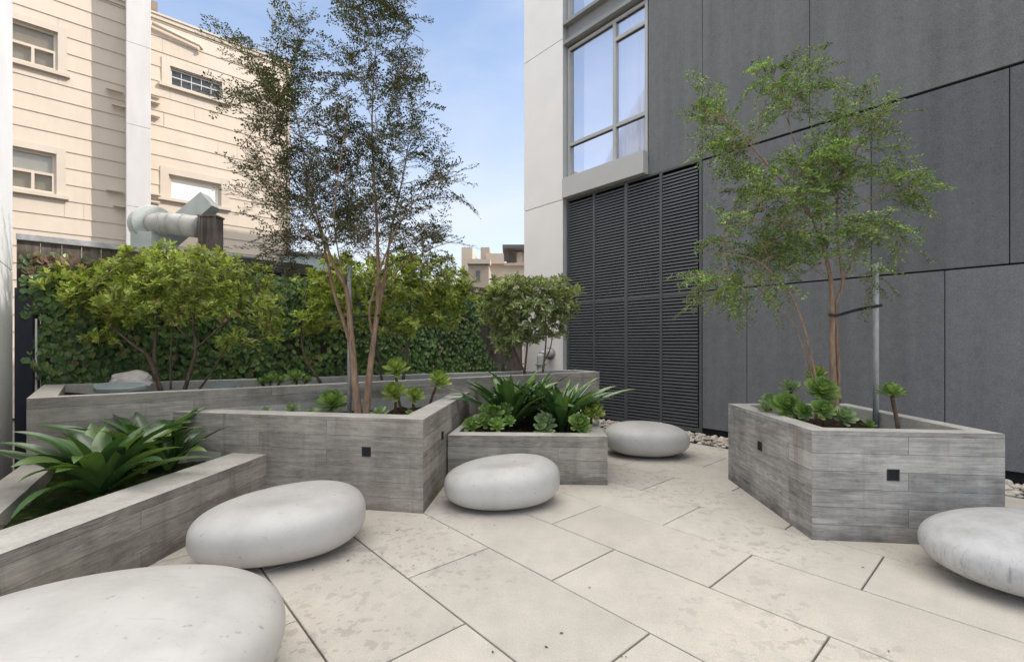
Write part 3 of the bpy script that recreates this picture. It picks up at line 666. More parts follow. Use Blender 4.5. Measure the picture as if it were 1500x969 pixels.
sh = empty('flat_roofed_shed', CS(2, -8, 0), 'low neighbouring shed with a black tarred flat roof edge behind the fence', 'shed')
cR = on_face(452, s=-6.72)[0]
x = MB(); x.boxcs(0.56, cR, -9.6, FS - 0.06, 0, 2.30); x.build('wall', 'weathered_wood', sh)
x = MB(); x.boxcs(0.555, cR + .05, -9.7, FS + 0.03, 2.335, 2.40, 0); x.boxcs(0.555, cR + .05, FS - .035, FS + 0.045, 2.24, 2.33, 0); x.build('roof', 'tar', sh, bevel=0.01)
x = MB(); x.boxcs(0.56, 1.5, -7.2, FS + 0.02, 2.402, 2.425); x.build('flashing', 'tar_cap', sh, bevel=0.004)
# exhaust fan on the shed roof
Yf = 6.1
def fp(px, py, dy=0): return at(px, py, Yf + dy)
fan = empty('exhaust_fan', CS(2.2, -7.7, 2.4), 'old grey centrifugal exhaust fan and fat round duct on the shed roof', 'exhaust fan')
fan['_o'] = [float(q) for q in fan.location]
x = MB(); cfan = fp(224, 330); ax = Vector((0.80, -0.60, 0.0)).normalized()
x.tube([cfan - ax * .10, cfan - ax * .095, cfan + ax * .08, cfan + ax * .085], [.235, .25, .25, .235], 40); x.build('scroll_housing', 'duct_green', fan)
x = MB(); path = smooth_path([cfan + ax * .05, fp(238, 328, -.05), fp(252, 328, -.02), fp(272, 330, -.03), fp(294, 333, -.04)], 4)
x.tube(path, 0.142, 28)
for q, w in ((4, .149), (8, .147), (12, .148)): x.tube([path[q] - (path[q + 1] - path[q]).normalized() * .012, path[q] + (path[q + 1] - path[q]).normalized() * .012], w, 28)
x.build('inlet_duct', 'duct_metal', fan)
def slanted(p0, p1, wdt, dep):
    d = (p1 - p0).normalized(); sx = Vector((d.z, 0, -d.x)).normalized(); y = Vector((0, 1, 0)) * dep
    lo_ = [p0 - sx * wdt - y, p0 + sx * wdt - y, p0 + sx * wdt + y, p0 - sx * wdt + y]; hi_ = [v + (p1 - p0) for v in lo_]
    return lo_ + hi_
x = MB(); x.box8(slanted(fp(236, 356, .30), fp(309, 294, .30), 0.125, 0.10)); x.build('discharge_duct', 'duct_green', fan, bevel=.004)
x = MB(); p0, p1 = fp(200, 372, -.1), fp(247, 344, .1); x.boxxy(p0.x, p1.x, Yf - .2, Yf + .15, 2.43, fp(0, 344).z); x.boxxy(p0.x - .1, p1.x + .35, Yf - .25, Yf + .3, 2.402, 2.43); x.build('base', 'duct_green', fan, bevel=.005)
x = MB(); p0, p1 = fp(291, 370, -.14), fp(316, 316, -.14); x.boxxy(p0.x, p1.x, Yf - .14, Yf + .02, 2.402, p1.z - .012)
x.boxxy(p0.x - .012, p1.x + .012, Yf - .152, Yf + .03, p1.z - .010, p1.z + .015)
for xx in (p0.x - .006, p1.x - .02): x.boxxy(xx, xx + .026, Yf - .150, Yf - .141, 2.403, p1.z - .012)
tag(x.build('wooden_box', 'weathered_wood', bevel=.004), 'weathered upright wooden box at the end of the fan duct', 'box')
Yg = 8.6; x = empty('rooftop_cabin', at(436, 420, Yg), 'small pale green rooftop cabin seen behind the tree', 'cabin')
q0, q1 = at(408, 374, Yg), at(474, 440, Yg)
b_ = MB(); b_.boxxy(q0.x, q1.x, Yg, Yg + 1, 0, q0.z); b_.build('wall', 'pale_green_paint', x, bevel=.01)
b_ = MB(); b_.boxxy(q0.x - .05, q1.x + .05, Yg - .06, Yg + 1.1, q0.z + .003, q0.z + .05); b_.build('roof', 'tar_cap', x, bevel=.01)

# ------------------------------------------------------------------ beige neighbour
BS = -11.8
bb = empty('clapboard_house', CS(0, BS, 0), 'sunlit beige clapboard house with sash windows and a pale vertical chase', 'house')
cE = on_face(422)[0]; ztop = on_face(300, 48)[1]
holes = []
def fc(px, py): return on_face(px, py)
WIN = [((-6, 22), (85, 106), 'sash'), ((-6, 212), (83, 285), 'sash'), ((249, 97), (325, 148), 'grid'), ((247, 255), (324, 303), 'blank')]
rects = []
for (a, b, k) in WIN:
    c1, z0 = fc(b[0], b[1]); z1 = fc(b[0], a[1] + (b[1] - a[1]) * 0.0)[1]
    c0 = fc(a[0], 100)[0]
    if k == 'sash': z1 = fc(20, 28 if a[1] < 100 else 214)[1]; z0 = fc(84, 106 if a[1] < 100 else 286)[1]; c0 = -2.02 
    else: z1 = fc(a[0], a[1])[1]; z0 = fc(b[0], b[1])[1]
    rects.append((c0, c1, z0, z1, k))
sd = MB(); pitch = 0.302; z = 0.0
while z < ztop - 0.1:
    spans = [(-7.0, cE)]
    zt = min(z + pitch, ztop - .05)
    for (c0, c1, z0, z1, k) in rects:
        if z0 - .02 < zt - 0.02 and z1 + .02 > z + 0.02:
            ns = []
            for a, b in spans:
                if c1 <= a or c0 >= b: ns.append((a, b)); continue
                if c0 > a: ns.append((a, c0))
                if c1 < b: ns.append((c1, b))
            spans = ns
    pieces = [(a, b, z, zt + .006) for a, b in spans]
    for (c0, c1, z0, z1, k) in rects:
        if z0 - .02 < zt - 0.02 and z1 + .02 > z + 0.02:
            if z0 > z: pieces.append((c0, c1, z, z0))
            if z1 < zt: pieces.append((c0, c1, z1, zt + .006))
    for a, b, za_, zb_ in pieces:
        cuts = [a] + sorted(random.uniform(a, b) for _ in range(max(0, int((b - a) / 3)))) + [b]
        for p_, q_ in zip(cuts, cuts[1:]):
            g_ = .0015
            # clapboard: thick at the foot, thin at the head
            bt, tp = BS + 0.017, BS + 0.004
            V = [CS(p_ + g_, bt, za_), CS(q_ - g_, bt, za_), CS(q_ - g_, BS - .01, za_), CS(p_ + g_, BS - .01, za_), CS(p_ + g_, tp, zb_), CS(q_ - g_, tp, zb_), CS(q_ - g_, BS - .01, zb_), CS(p_ + g_, BS - .01, zb_)]
            sd.box8(V)
    z += pitch
sd.build('clapboards', 'beige_siding', bb)
x = MB(); x.boxcs(-7.0, cE - .02, BS - 7, BS - 0.25, 0, ztop - .1); x.build('wall', 'beige_dark', bb)
x = MB(); x.boxcs(cE - .02, cE + .04, BS - 7, BS + .045, 0, ztop - .1); x.build('corner_board', 'beige_trim', bb)
x = MB(); x.boxcs(-7.1, cE + .10, BS - 7.1, BS + .04, ztop - .10, ztop - .02); x.boxcs(-7.1, cE + .11, BS - 7.1, BS + .06, ztop - .02, ztop + .02); x.build('roof', 'beige_trim', bb)
for (c0, c1, z0, z1, k) in rects:
    t = 0.12 if k == 'sash' else 0.14
    fr = MB(); a, b = BS + .005, BS + .032
    fr.boxcs(c0 - t, c0, a, b, z0, z1 + t); fr.boxcs(c1, c1 + t, a, b, z0, z1 + t); fr.boxcs(c0, c1, a, b - .002, z1, z1 + t)
    for cc0, cc1 in ((c0, c0 + .012), (c1 - .012, c1)): fr.boxcs(cc0, cc1, BS - .2, BS + .004, z0, z1)
    fr.boxcs(c0, c1, BS - .2, BS + .004, z1 - .012, z1)
    w = fr.build('window', 'beige_trim', bb)
    s_ = MB(); s_.boxcs(c0 - t - .04, c1 + t + .04, BS - .1, BS + .075, z0 - .065, z0 - .002); s_.build('sill', 'beige_trim', w)
    sa_ = MB(); d0, d1 = BS - .07, BS - .035
    if k == 'sash':
        zm = z0 + (z1 - z0) * .48; h = .045
        sa_.boxcs(c0 + .012, c1 - .012, d0, d1 + .03, zm - h / 2, zm + h / 2)
        for (za, zb, dd) in ((z0, zm - h / 2, .03), (zm + h / 2, z1, 0)):
            sa_.boxcs(c0 + .012, c0 + .06, d0 + dd, d1 + dd, za, zb); sa_.boxcs(c1 - .06, c1 - .012, d0 + dd, d1 + dd, za, zb)
        sa_.boxcs(c0 + .06, c1 - .06, d0 + .03, d1 + .03, z0, z0 + .05); sa_.boxcs(c0 + .06, c1 - .06, d0, d1, z1 - .05, z1)
        cm = on_face(48)[0]; sa_.boxcs(cm - .02, cm + .02, d0 + .031, d1 + .03, z0 + .05, zm - h / 2)
        bl = MB(); bl.boxcs(c0 + .02, c1 - .02, BS - .11, BS - .10, z0, zm + 0.9 if z1 > 6 else zm); bl.build('blind', 'blind_tan', w)
        if z1 < 6.0:
            bl = MB(); bl.boxcs(c0 + .02, c1 - .02, BS - .099, BS - .09, zm, z1); bl.build('blind', 'blind', w)
    elif k == 'grid':
        n = 5; h = .012
        for i in range(n + 1):
            cc = c0 + .02 + (c1 - c0 - .04) * i / n; ww = .03 if i in (0, n) else h
            sa_.boxcs(cc - ww / 2, cc + ww / 2, d0, d1, z0 + .012, z1 - .02)
        for zz in (z0 + .012, (z0 + z1) / 2, z1 - .05): sa_.boxcs(c0 + .012, c1 - .012, d0 + .002, d1 + .002, zz, zz + .022)
        bl = MB(); bl.boxcs(c0 + .02, c1 - .02, BS - .11, BS - .10, z0, z1); bl.build('blind', 'ledge_metal', w)
    else:
        for cc in (c0 + .012, c1 - .05): sa_.boxcs(cc, cc + .038, d0, d1, z0, z1)
        sa_.boxcs(c0 + .05, c1 - .05, d0, d1, z1 - .05, z1 - .012)
        bl = MB(); bl.boxcs(c0 + .02, c1 - .02, BS - .08, BS - .072, z0, z1); bl.build('blind', 'white_panel', w)
    sa_.build('sash', 'beige_trim' if k != 'grid' else 'chase_white', w)
    if k != 'blank':
        gl = MB(); gl.add([CS(c0 + .012, d0 + .012, z0), CS(c1 - .012, d0 + .012, z0), CS(c1 - .012, d0 + .012, z1), CS(c0 + .012, d0 + .012, z1)], [(0, 1, 2, 3)]); gl.build('pane', 'old_glass', w)
    else:
        pass
ca_, cb_ = on_face(185, s=BS + .5)[0], on_face(221, s=BS + .5)[0]
x = MB()
zz = 0.0
for z_ in [0.8 + 1.55 * i for i in range(6)]:
    z2 = min(z_, ztop + .6)
    if z2 > zz + .02: x.boxcs(ca_, cb_, BS + .022, BS + .5, zz, z2 - .004)
    zz = z2
x.build('chase', 'chase_white', bb, bevel=.006)
for (pxa, py) in ((168, 134), (176, 157), (168, 280), (178, 303), (224, 140), (223, 150), (223, 170), (224, 285), (223, 296)):
    c, z = on_face(pxa, py); b = MB(); wd = .12; b.boxcs(c - wd, c + wd, BS + .032, BS + .10, z - .02, z + .012); b.build('bracket', 'beige_trim', bb)
c0, z0 = on_face(222, 36); c1, z1 = on_face(292, 56)
x = MB(); x.tube([CS(c0, BS + .09, z0 - .02), CS((c0 + c1) / 2, BS + .09, z0 - .07), CS(c1, BS + .09, z0 - .12), CS(c1 + .03, BS + .09, z0 - .2)], .035, 10); x.build('conduit', 'beige_trim', bb)
x = MB(); c0, z0 = on_face(226, 14); x.boxcs(c0 - .05, c0 + .05, BS - .2, BS + .06, ztop + .031, ztop + .22); x.build('vent_stub', 'beige_dark', bb)

# ------------------------------------------------------------------ far buildings to the right of the trees
def far_house(name, Y, boxes, label, mats):
    o = empty(name, (at((boxes[0][0] + boxes[0][1]) / 2, 503, Y).x, Y, 0), label, 'house')
    for (x0, x1, yt, yb, dy, dep, m, nm) in boxes:
        a, b = at(x0, yt, Y + dy), at(x1, yb, Y + dy); q = MB(); q.boxxy(a.x, b.x, Y + dy, Y + dy + dep, (b.z if yb < 480 else 0), a.z); q.build(nm, m, o)
    return o
far_house('stuccoed_house', 30, [(716, 772, 385, 503, 0, 8, 'far_beige', 'wall'), (712, 738, 371, 386, -.3, 2, 'far_beige', 'parapet'), (742, 768, 366, 390, 1.0, 4, 'far_tan', 'tower'), (736, 772, 358, 363, -.2, 5, 'far_dark', 'roof'),
    (745, 752, 371, 388, .8, .15, 'far_dark', 'window'), (757, 765, 369, 388, .7, .25, 'far_beige', 'pilaster'), (704, 717, 362, 390, .6, 3, 'far_tan', 'chimney'), (738, 772, 386, 389, -.25, .2, 'far_tan', 'ledge')], 'distant sunlit beige house with a dark flat roof slab beside the white pillar', None)
far_house('stuccoed_house', 26, [(686, 716, 388, 503, 0, 6, 'far_tan', 'wall'), (684, 718, 379, 386, -.2, 1, 'far_beige', 'parapet'), (676, 692, 362, 503, 1.5, 5, 'far_beige', 'tower'), (697, 703, 396, 412, -.04, .03, 'far_dark', 'window'), (686, 716, 386.3, 387.6, -.1, .5, 'far_dark', 'gutter')], 'distant tan house with a rounded parapet half hidden by the tall tree', None)

# ------------------------------------------------------------------ trees and shrubs
def ellipsoid_points(cl, Y, clump=1):
    out = []
    for (px, py, rx, ry, dep, n) in cl:
        k = 0
        while k < n:
            v = rvec() * random.random() ** 0.42
            y = Y + v.y * dep; q = at(px + v.x * rx, py - v.z * ry, y)
            for _ in range(min(clump, n - k)): out.append(q + rvec() * (.07 if clump > 1 else 0)); k += 1
    return out
def make_tree(name, label, base, Y, stems, clusters, mat, bark_, leaf, spray, droop, nside, up=0.15, group=None, dens=1.0, sidelen=.26, gap=.36, clump=3, px0=0, shrink=1.0, drop=0):
    root = empty(name, base, label, 'tree', group)
    T = MB(); samples = []
    for st in stems:
        pts = smooth_path([at(px, py, Y + dy) for (px, py, dy, r) in st], 5); rr = np.interp(np.linspace(0, len(st) - 1, len(pts)), range(len(st)), [s[3] * (1.0 if s[3] > .028 else .68 if s[3] < .018 else .82) for s in st])
        T.tube(pts, list(rr), 9); k = len(pts)
        samples += [(p, r) for i, (p, r) in enumerate(zip(pts, rr)) if i > k * 0.42]
    tg = ellipsoid_points([(px0 + (k[0] - px0) * shrink, k[1] + drop, k[2] * shrink, k[3] * .92, k[4], int(k[5] * dens + .5)) for k in clusters], Y, clump)
    tg.sort(key=lambda p: min((p - s[0]).length for s in samples))
    P, D, Nn, Ln, W = [], [], [], [], []
    SP = [s[0] for s in samples]
    for p in tg:
        arr = np.array([s[:] for s in SP]); d = np.linalg.norm(arr - np.array(p), axis=1) + 0.9 * np.clip(arr[:, 2] - (p.z - 0.06), 0, None)
        q = Vector(arr[int(np.argmin(d))]); dv = p - q
        if dv.length > 0.03:
            m1 = q.lerp(p, .35) + Vector((0, 0, .05 * dv.length)) + rvec() * .05 * dv.length; m2 = q.lerp(p, .7) + Vector((0, 0, .05 * dv.length)) + rvec() * .05 * dv.length
            br = [q, m1, m2, p]; r0 = min(.012, .003 + .008 * dv.length); T.tube(br, [r0, r0 * .75, r0 * .5, .0016], 5, cap=False); SP += [m1, m2, p]
        ax = (dv.normalized() * .8 if dv.length > .02 else Vector((0, 0, .3))) + rvec() * .55 + Vector((0, 0, up)); ax.normalize()
        Lr = spray * random.uniform(.6, 1.25); nrm = (Vector((0, 0, 1)) + rvec() * .6); side = ax.cross(nrm).normalized()
        def twig(o, d, l, n, w):
            pts = [o]; cur = o.copy(); dd = d.copy(); k = max(3, n // 3)
            for i in range(k):
                dd = (dd + Vector((0, 0, -droop * .35 / k * 3)) + rvec() * .10).normalized(); cur = cur + dd * (l / k); pts.append(cur.copy())
            T.tube(pts, [w] * k + [w * .5], 3, cap=False); return pts
        axis = twig(p, ax, Lr, 9, .0016)
        for i in range(nside):
            t = (i + .6) / nside; j = t * (len(axis) - 1); a = axis[int(j)].lerp(axis[min(int(j) + 1, len(axis) - 1)], j - int(j))
            sg = 1 if i % 2 else -1; dirn = (ax * .75 + side * sg * .75 + rvec() * .3).normalized()
            l2 = Lr * sidelen * (1 - .55 * t) * random.uniform(.7, 1.2)
            tw = twig(a, dirn, l2, 6, .001); nl = max(4, int(l2 / (leaf * gap)))
            sd_ = dirn.cross(nrm).normalized()
            for k in range(nl):
                tt = (k + .5) / nl * (len(tw) - 1); b = tw[int(tt)].lerp(tw[min(int(tt) + 1, len(tw) - 1)], tt - int(tt))
                ld = (dirn * .55 + sd_ * (1 if k % 2 else -1) * .85 + rvec() * .35); l = leaf * random.uniform(.65, 1.2)
                P.append(b); D.append(ld); Nn.append(nrm + rvec() * .55); Ln.append(l); W.append(l * random.uniform(.42, .58))
    T.build('trunk', bark_, root)
    C = MB(); v, f = leaves(P, D, Nn, Ln, W, six=False); C.add(v, f); C.build('crown', mat, root)
    print(name, 'leaves', len(P)); return root

Y1 = 4.15
make_tree('courtyard_tree', 'tall airy dark-leaved tree with pinkish tan stems rising from the wedge planter', at(528, 612, Y1), Y1,
    [[(526, 616, 0, .040), (520, 560, 0, .033), (515, 500, 0, .030), (511, 450, -.02, .026), (506, 420, -.05, .024), (488, 385, -.1, .018), (472, 340, -.1, .015), (452, 270, -.05, .011), (440, 200, .1, .008), (425, 120, .2, .006), (415, 60, .2, .004)],
     [(516, 510, 0, .024), (503, 470, .05, .021), (490, 430, .1, .018), (480, 385, .15, .016), (466, 330, .2, .013), (420, 240, .25, .009), (402, 150, .3, .006), (400, 60, .3, .004), (398, 5, .3, .002)],
     [(536, 616, 0, .036), (540, 560, 0, .031), (547, 500, 0, .028), (553, 450, 0, .025), (554, 400, -.05, .021), (552, 330, -.05, .017), (547, 250, 0, .013), (545, 180, 0, .010), (548, 100, .05, .007), (556, 20, .1, .004), (560, -50, .1, .002)],
     [(550, 475, 0, .022), (560, 425, .05, .020), (566, 390, .08, .016), (574, 330, .1, .012), (588, 270, .15, .010), (600, 200, .2, .007), (612, 120, .2, .004), (620, 60, .2, .002)],
     [(545, 490, -.02, .014), (541, 455, -.06, .013), (548, 425, -.1, .013), (562, 380, -.2, .012), (590, 320, -.3, .009), (625, 275, -.35, .006), (665, 245, -.4, .003)],
     [(560, 425, .05, .010), (590, 390, -.1, .008), (630, 365, -.2, .005), (675, 350, -.3, .003)],
     [(508, 430, 0, .009), (490, 330, -.3, .008), (498, 240, -.35, .006), (512, 150, -.35, .003)],
     [(480, 385, 0, .010), (445, 330, -.3, .008), (400, 280, -.35, .005), (352, 215, -.4, .003)],
     [(470, 360, .2, .008), (430, 345, .3, .006), (395, 345, .35, .003)]],
    [(402, 95, 32, 85, .45, 20), (385, 170, 62, 70, .6, 26), (420, 270, 60, 80, .6, 28), (410, 350, 55, 32, .5, 16), (470, 300, 60, 60, .5, 14), (545, 350, 60, 30, .5, 10), (350, 90, 30, 35, .4, 5), (360, 250, 25, 50, .5, 5),
     (552, 60, 70, 62, .5, 24), (560, 160, 85, 70, .65, 28), (590, 255, 88, 70, .7, 32), (530, 290, 75, 75, .6, 26), (480, 190, 45, 60, .5, 11), (620, 330, 50, 35, .5, 14), (500, 345, 80, 30, .5, 14), (655, 250, 32, 40, .4, 8), (640, 365, 42, 18, .45, 14), (625, 120, 30, 60, .4, 6), (555, 0, 55, 35, .5, 11)],
    'tree_leaf', 'tan_bark', 0.029, 0.37, 0.45, 14, dens=2.2, sidelen=.28, gap=.40, clump=4, px0=505, shrink=.84, drop=4)

Y2 = 3.72
make_tree('courtyard_tree', 'smaller feathery bright green tree standing in front of the dark grey wall', at(1222, 605, Y2), Y2,
    [[(1225, 610, 0, .033), (1221, 560, 0, .028), (1219, 500, 0, .025), (1219, 455, 0, .023), (1216, 405, 0, .019), (1203, 355, -.02, .016), (1182, 305, -.05, .013), (1152, 272, -.1, .011), (1110, 225, -.15, .008), (1075, 185, -.2, .005), (1015, 150, -.2, .002)],
     [(1229, 590, .03, .018), (1227, 520, .03, .018), (1224, 450, .02, .017), (1234, 415, .05, .015), (1228, 360, .05, .012), (1226, 310, .08, .010), (1234, 250, .1, .008), (1262, 210, .1, .005), (1310, 155, .1, .002)],
     [(1200, 585, -.1, .016), (1192, 540, -.1, .014), (1178, 480, -.12, .012), (1160, 435, -.15, .011), (1138, 408, -.2, .009), (1105, 380, -.25, .006), (1050, 370, -.3, .003)],
     [(1196, 570, -.06, .009), (1180, 520, -.04, .008), (1160, 470, 0, .007), (1135, 445, .05, .005), (1120, 430, .1, .003)],
     [(1203, 355, 0, .009), (1200, 300, .1, .008), (1172, 230, .15, .006), (1155, 170, .15, .004), (1175, 110, .15, .002)],
     [(1234, 415, .05, .008), (1252, 370, .0, .007), (1262, 320, -.1, .005), (1300, 270, -.15, .004), (1350, 265, -.15, .002)],
     [(1170, 330, -.05, .009), (1120, 320, -.1, .006), (1060, 340, -.1, .003)]],
    [(1035, 160, 40, 22, .25, 8), (1085, 200, 45, 30, .3, 12), (1160, 130, 35, 45, .3, 13), (1120, 240, 60, 40, .4, 12), (1190, 225, 55, 50, .4, 14), (1285, 175, 45, 28, .3, 12), (1245, 230, 35, 40, .4, 9), (1230, 290, 75, 55, .5, 24), (1150, 300, 65, 50, .5, 18),
     (1325, 265, 38, 22, .3, 10), (1305, 325, 38, 22, .3, 8), (1190, 345, 70, 35, .45, 16), (1095, 355, 65, 45, .45, 24), (1045, 400, 40, 40, .4, 14), (1110, 410, 60, 28, .4, 10), (1270, 390, 22, 18, .2, 2), (1060, 300, 30, 30, .3, 4)],
    'fern_leaf', 'tan_bark', 0.026, 0.29, 0.8, 14, up=0.05, dens=2.4, sidelen=.30, gap=.36, clump=7, px0=1175, shrink=.9, drop=8)

def make_shrub(name, label, base, Y, stems, clusters, mat, bark_, leaf, group='leafy shrubs in the long back trough', nleaf=9):
    root = empty(name, base, label, 'shrub', group); T = MB(); SP = []
    for st in stems:
        pts = smooth_path([at(px, py, Y + dy) for (px, py, dy, r) in st], 4); rr = np.interp(np.linspace(0, len(st) - 1, len(pts)), range(len(st)), [s[3] for s in st])
        T.tube(pts, list(rr), 7); SP += pts[len(pts) // 3:]
    tg = ellipsoid_points(clusters, Y); tg.sort(key=lambda p: min((p - s).length for s in SP)); cen = Vector((0, 0, 0))
    for p in tg: cen += p / len(tg)
    P, D, Nn, Ln, W = [], [], [], [], []
    for p in tg:
        arr = np.array([s[:] for s in SP]); d = np.linalg.norm(arr - np.array(p), axis=1) + 0.8 * np.clip(arr[:, 2] - (p.z - 0.04), 0, None)
        q = Vector(arr[int(np.argmin(d))]); dv = p - q
        if dv.length > .03:
            m1 = q.lerp(p, .5) + rvec() * .08 * dv.length - Vector((0, 0, .04 * dv.length)); r0 = min(.010, .003 + .008 * dv.length); T.tube([q, m1, p], [r0, r0 * .7, .0025], 5, cap=False); SP += [m1, p]
        ax0 = ((p - cen).normalized() * .5 + Vector((0, 0, .75)) + rvec() * .5).normalized()
        for w in range(2):
            ax = (ax0 + rvec() * .7).normalized() if w else ax0
            b = p + (rvec() * .06 if w else Vector()); a1 = ax.orthogonal().normalized(); a2 = ax.cross(a1); ph = random.uniform(0, 6.28)
            for k in range(nleaf):
                t = ph + k * 2.4; el = random.uniform(.05, .9)
                ld = (a1 * math.cos(t) + a2 * math.sin(t)) + ax * el; l = leaf * random.uniform(.6, 1.15)
                P.append(b + ax * random.uniform(-.03, .01)); D.append(ld); Nn.append(ax + rvec() * .25); Ln.append(l); W.append(l * random.uniform(.32, .42))
    T.build('stems', bark_, root); C = MB(); v, f = leaves(P, D, Nn, Ln, W, .12); C.add(v, f); C.build('foliage', mat, root); print(name, len(P)); return root
S1 = 5.05
make_shrub('shrub', 'widest bright green shrub on bare branching stems, in front of the ivy at left', at(245, 575, 4.75), 4.75,
    [[(238, 578, 0, .024), (228, 550, 0, .02), (215, 520, 0, .017), (195, 505, -.05, .013), (165, 480, -.1, .009)], [(236, 578, 0, .022), (226, 530, .05, .018), (228, 495, .1, .015), (233, 460, .1, .010)],
     [(268, 578, 0, .022), (280, 540, 0, .018), (287, 510, .0, .015), (283, 470, 0, .012), (290, 430, .05, .008)], [(287, 510, 0, .012), (310, 490, -.05, .010), (345, 460, -.1, .007)],
     [(288, 575, .1, .012), (310, 545, .1, .010), (328, 515, .1, .008), (350, 480, .1, .006)], [(250, 570, .05, .010), (250, 530, .05, .009), (252, 490, 0, .007)], [(280, 500, 0, .010), (262, 480, -.1, .009), (248, 460, -.1, .007)]],
    [(250, 400, 130, 38, .65, 130), (150, 425, 80, 40, .5, 60), (330, 425, 85, 45, .6, 80), (240, 440, 130, 35, .5, 80), (385, 455, 30, 40, .4, 26), (140, 490, 28, 20, .3, 12), (340, 500, 40, 18, .35, 14), (180, 465, 50, 18, .4, 18), (95, 410, 36, 26, .35, 34), (395, 480, 25, 30, .3, 18), (110, 440, 30, 24, .3, 16), (250, 380, 90, 18, .5, 40)],
    'shrub_leaf', 'grey_bark', .074, nleaf=11)
make_shrub('shrub', 'bushy green shrub directly behind the tall tree trunks', at(590, 558, 5.75), 5.75,
    [[(470, 560, -.2, .018), (446, 520, -.1, .016), (442, 470, 0, .012), (450, 430, 0, .008)], [(590, 560, 0, .02), (596, 520, 0, .017), (598, 470, 0, .013), (604, 430, 0, .008)], [(560, 560, .1, .014), (553, 510, .1, .012), (545, 460, .1, .008)], [(598, 520, 0, .01), (575, 490, 0, .008), (560, 450, 0, .006)]],
    [(520, 400, 70, 30, .6, 70), (480, 425, 50, 40, .5, 60), (590, 405, 65, 32, .6, 60), (640, 420, 45, 40, .5, 50), (560, 440, 90, 35, .5, 60), (455, 470, 25, 30, .3, 16), (620, 470, 40, 22, .4, 16), (610, 380, 50, 15, .4, 24), (665, 425, 28, 34, .4, 36), (650, 465, 26, 22, .3, 20), (500, 470, 60, 24, .4, 26), (570, 475, 50, 20, .4, 20)],
    'shrub_leaf', 'grey_bark', .084, nleaf=11)
make_shrub('shrub', 'paler greyish green shrub at the right end beside the white pillar', at(780, 550, 6.5), 6.5,
    [[(770, 548, 0, .018), (757, 520, 0, .015), (745, 490, 0, .012), (740, 460, 0, .008)], [(768, 548, .1, .016), (772, 510, .1, .013), (775, 470, .1, .009)], [(795, 545, -.1, .016), (798, 520, -.1, .013), (800, 490, -.1, .010), (798, 450, -.1, .007)], [(797, 530, -.1, .010), (806, 510, -.1, .009), (810, 485, -.1, .006)]],
    [(770, 430, 62, 25, .55, 110), (735, 450, 36, 34, .4, 50), (820, 445, 24, 28, .4, 42), (775, 465, 60, 28, .5, 66), (740, 490, 24, 18, .3, 16), (815, 478, 18, 20, .3, 18), (722, 445, 26, 32, .35, 40), (830, 432, 20, 24, .3, 30), (760, 495, 36, 20, .4, 30), (790, 490, 26, 18, .3, 18), (735, 510, 16, 12, .25, 8), (775, 415, 55, 16, .4, 40)],
    'pale_shrub_leaf', 'grey_bark', .085)

# ------------------------------------------------------------------ strap-leaved clumps
def strap_plant(loc, n, l, wdt, label, group, spread=1.0, lean=0.0):
    root = empty('strap_leaved_plant', loc, label, 'plant', group); M = MB(); loc = Vector(loc)
    for i in range(n):
        az = i * 2.399 + random.uniform(-.3, .3); fr = (i + .5) / n; el = R(88 - 56 * fr * spread + random.uniform(-8, 8)); ll = l * (0.62 + .5 * fr) * random.uniform(.85, 1.12)
        d = Vector((math.cos(az), math.sin(az), 0)); sd_ = Vector((-d.y, d.x, 0)); p = loc + d * .02 + Vector((0, 0, -.02)); e = el; k = 12; V = []
        curl = random.uniform(.5, 1.2) * spread; roll = random.uniform(-.5, .5)
        for j in range(k + 1):
            t = j / k; w = wdt * (0.55 + .55 * math.sin(min(t * 1.6, 1) * math.pi / 2)) * (1 if t < .55 else max(.03, math.cos((t - .55) / .45 * math.pi / 2) ** .8))
            up = Vector((-d.x * math.sin(e), -d.y * math.sin(e), math.cos(e)))
            fold = .22 * w * (1 - .5 * t); sd0 = sd_ * math.cos(roll * t) + up * math.sin(roll * t); up = up * math.cos(roll * t) - sd_ * math.sin(roll * t)
            V += [p + sd0 * w * .5 + up * fold, p + sd0 * w * .24 + up * fold * .25, p, p - sd0 * w * .24 + up * fold * .25, p - sd0 * w * .5 + up * fold]
            p = p + (d * math.cos(e) + Vector((0, 0, math.sin(e)))) * (ll / k) + sd_ * 0.0
            e -= curl / k * (1 + 1.2 * t)
        M.add([tuple(v) for v in V], [(j * 5 + q, j * 5 + q + 1, j * 5 + q + 6, j * 5 + q + 5) for j in range(k) for q in range(4)], 0, True)
    M.build('leaves', 'strap_leaf', root); return root
SG = 'dark strap-leaved plants'
strap_plant(atz(148, 722, .30), 32, .74, .112, 'largest strap-leaved plant, front of the low left bed', SG, .82)
strap_plant(at(215, 655, 3.62) * 1 + Vector((0, 0, -.12)), 26, .64, .10, 'strap-leaved plant behind the largest one, against the long trough', SG, .8)
strap_plant(at(252, 690, 3.55) + Vector((-.03, 0, .03)), 18, .50, .066, 'strap-leaved plant with spreading pointed leaves beside the wedge planter wall', SG, .72)
strap_plant(Vector((-.02, 5.05, .38)), 54, .84, .078, 'upright strap-leaved clump at the left of the low planter', SG, .74)
strap_plant(Vector((.52, 4.85, .38)), 54, .78, .076, 'broad strap-leaved clump at the right of the low planter', SG, .66)
strap_plant(Vector((.22, 5.55, .38)), 30, .80, .07, 'strap-leaved clump at the back of the low planter between two others', SG, .66)

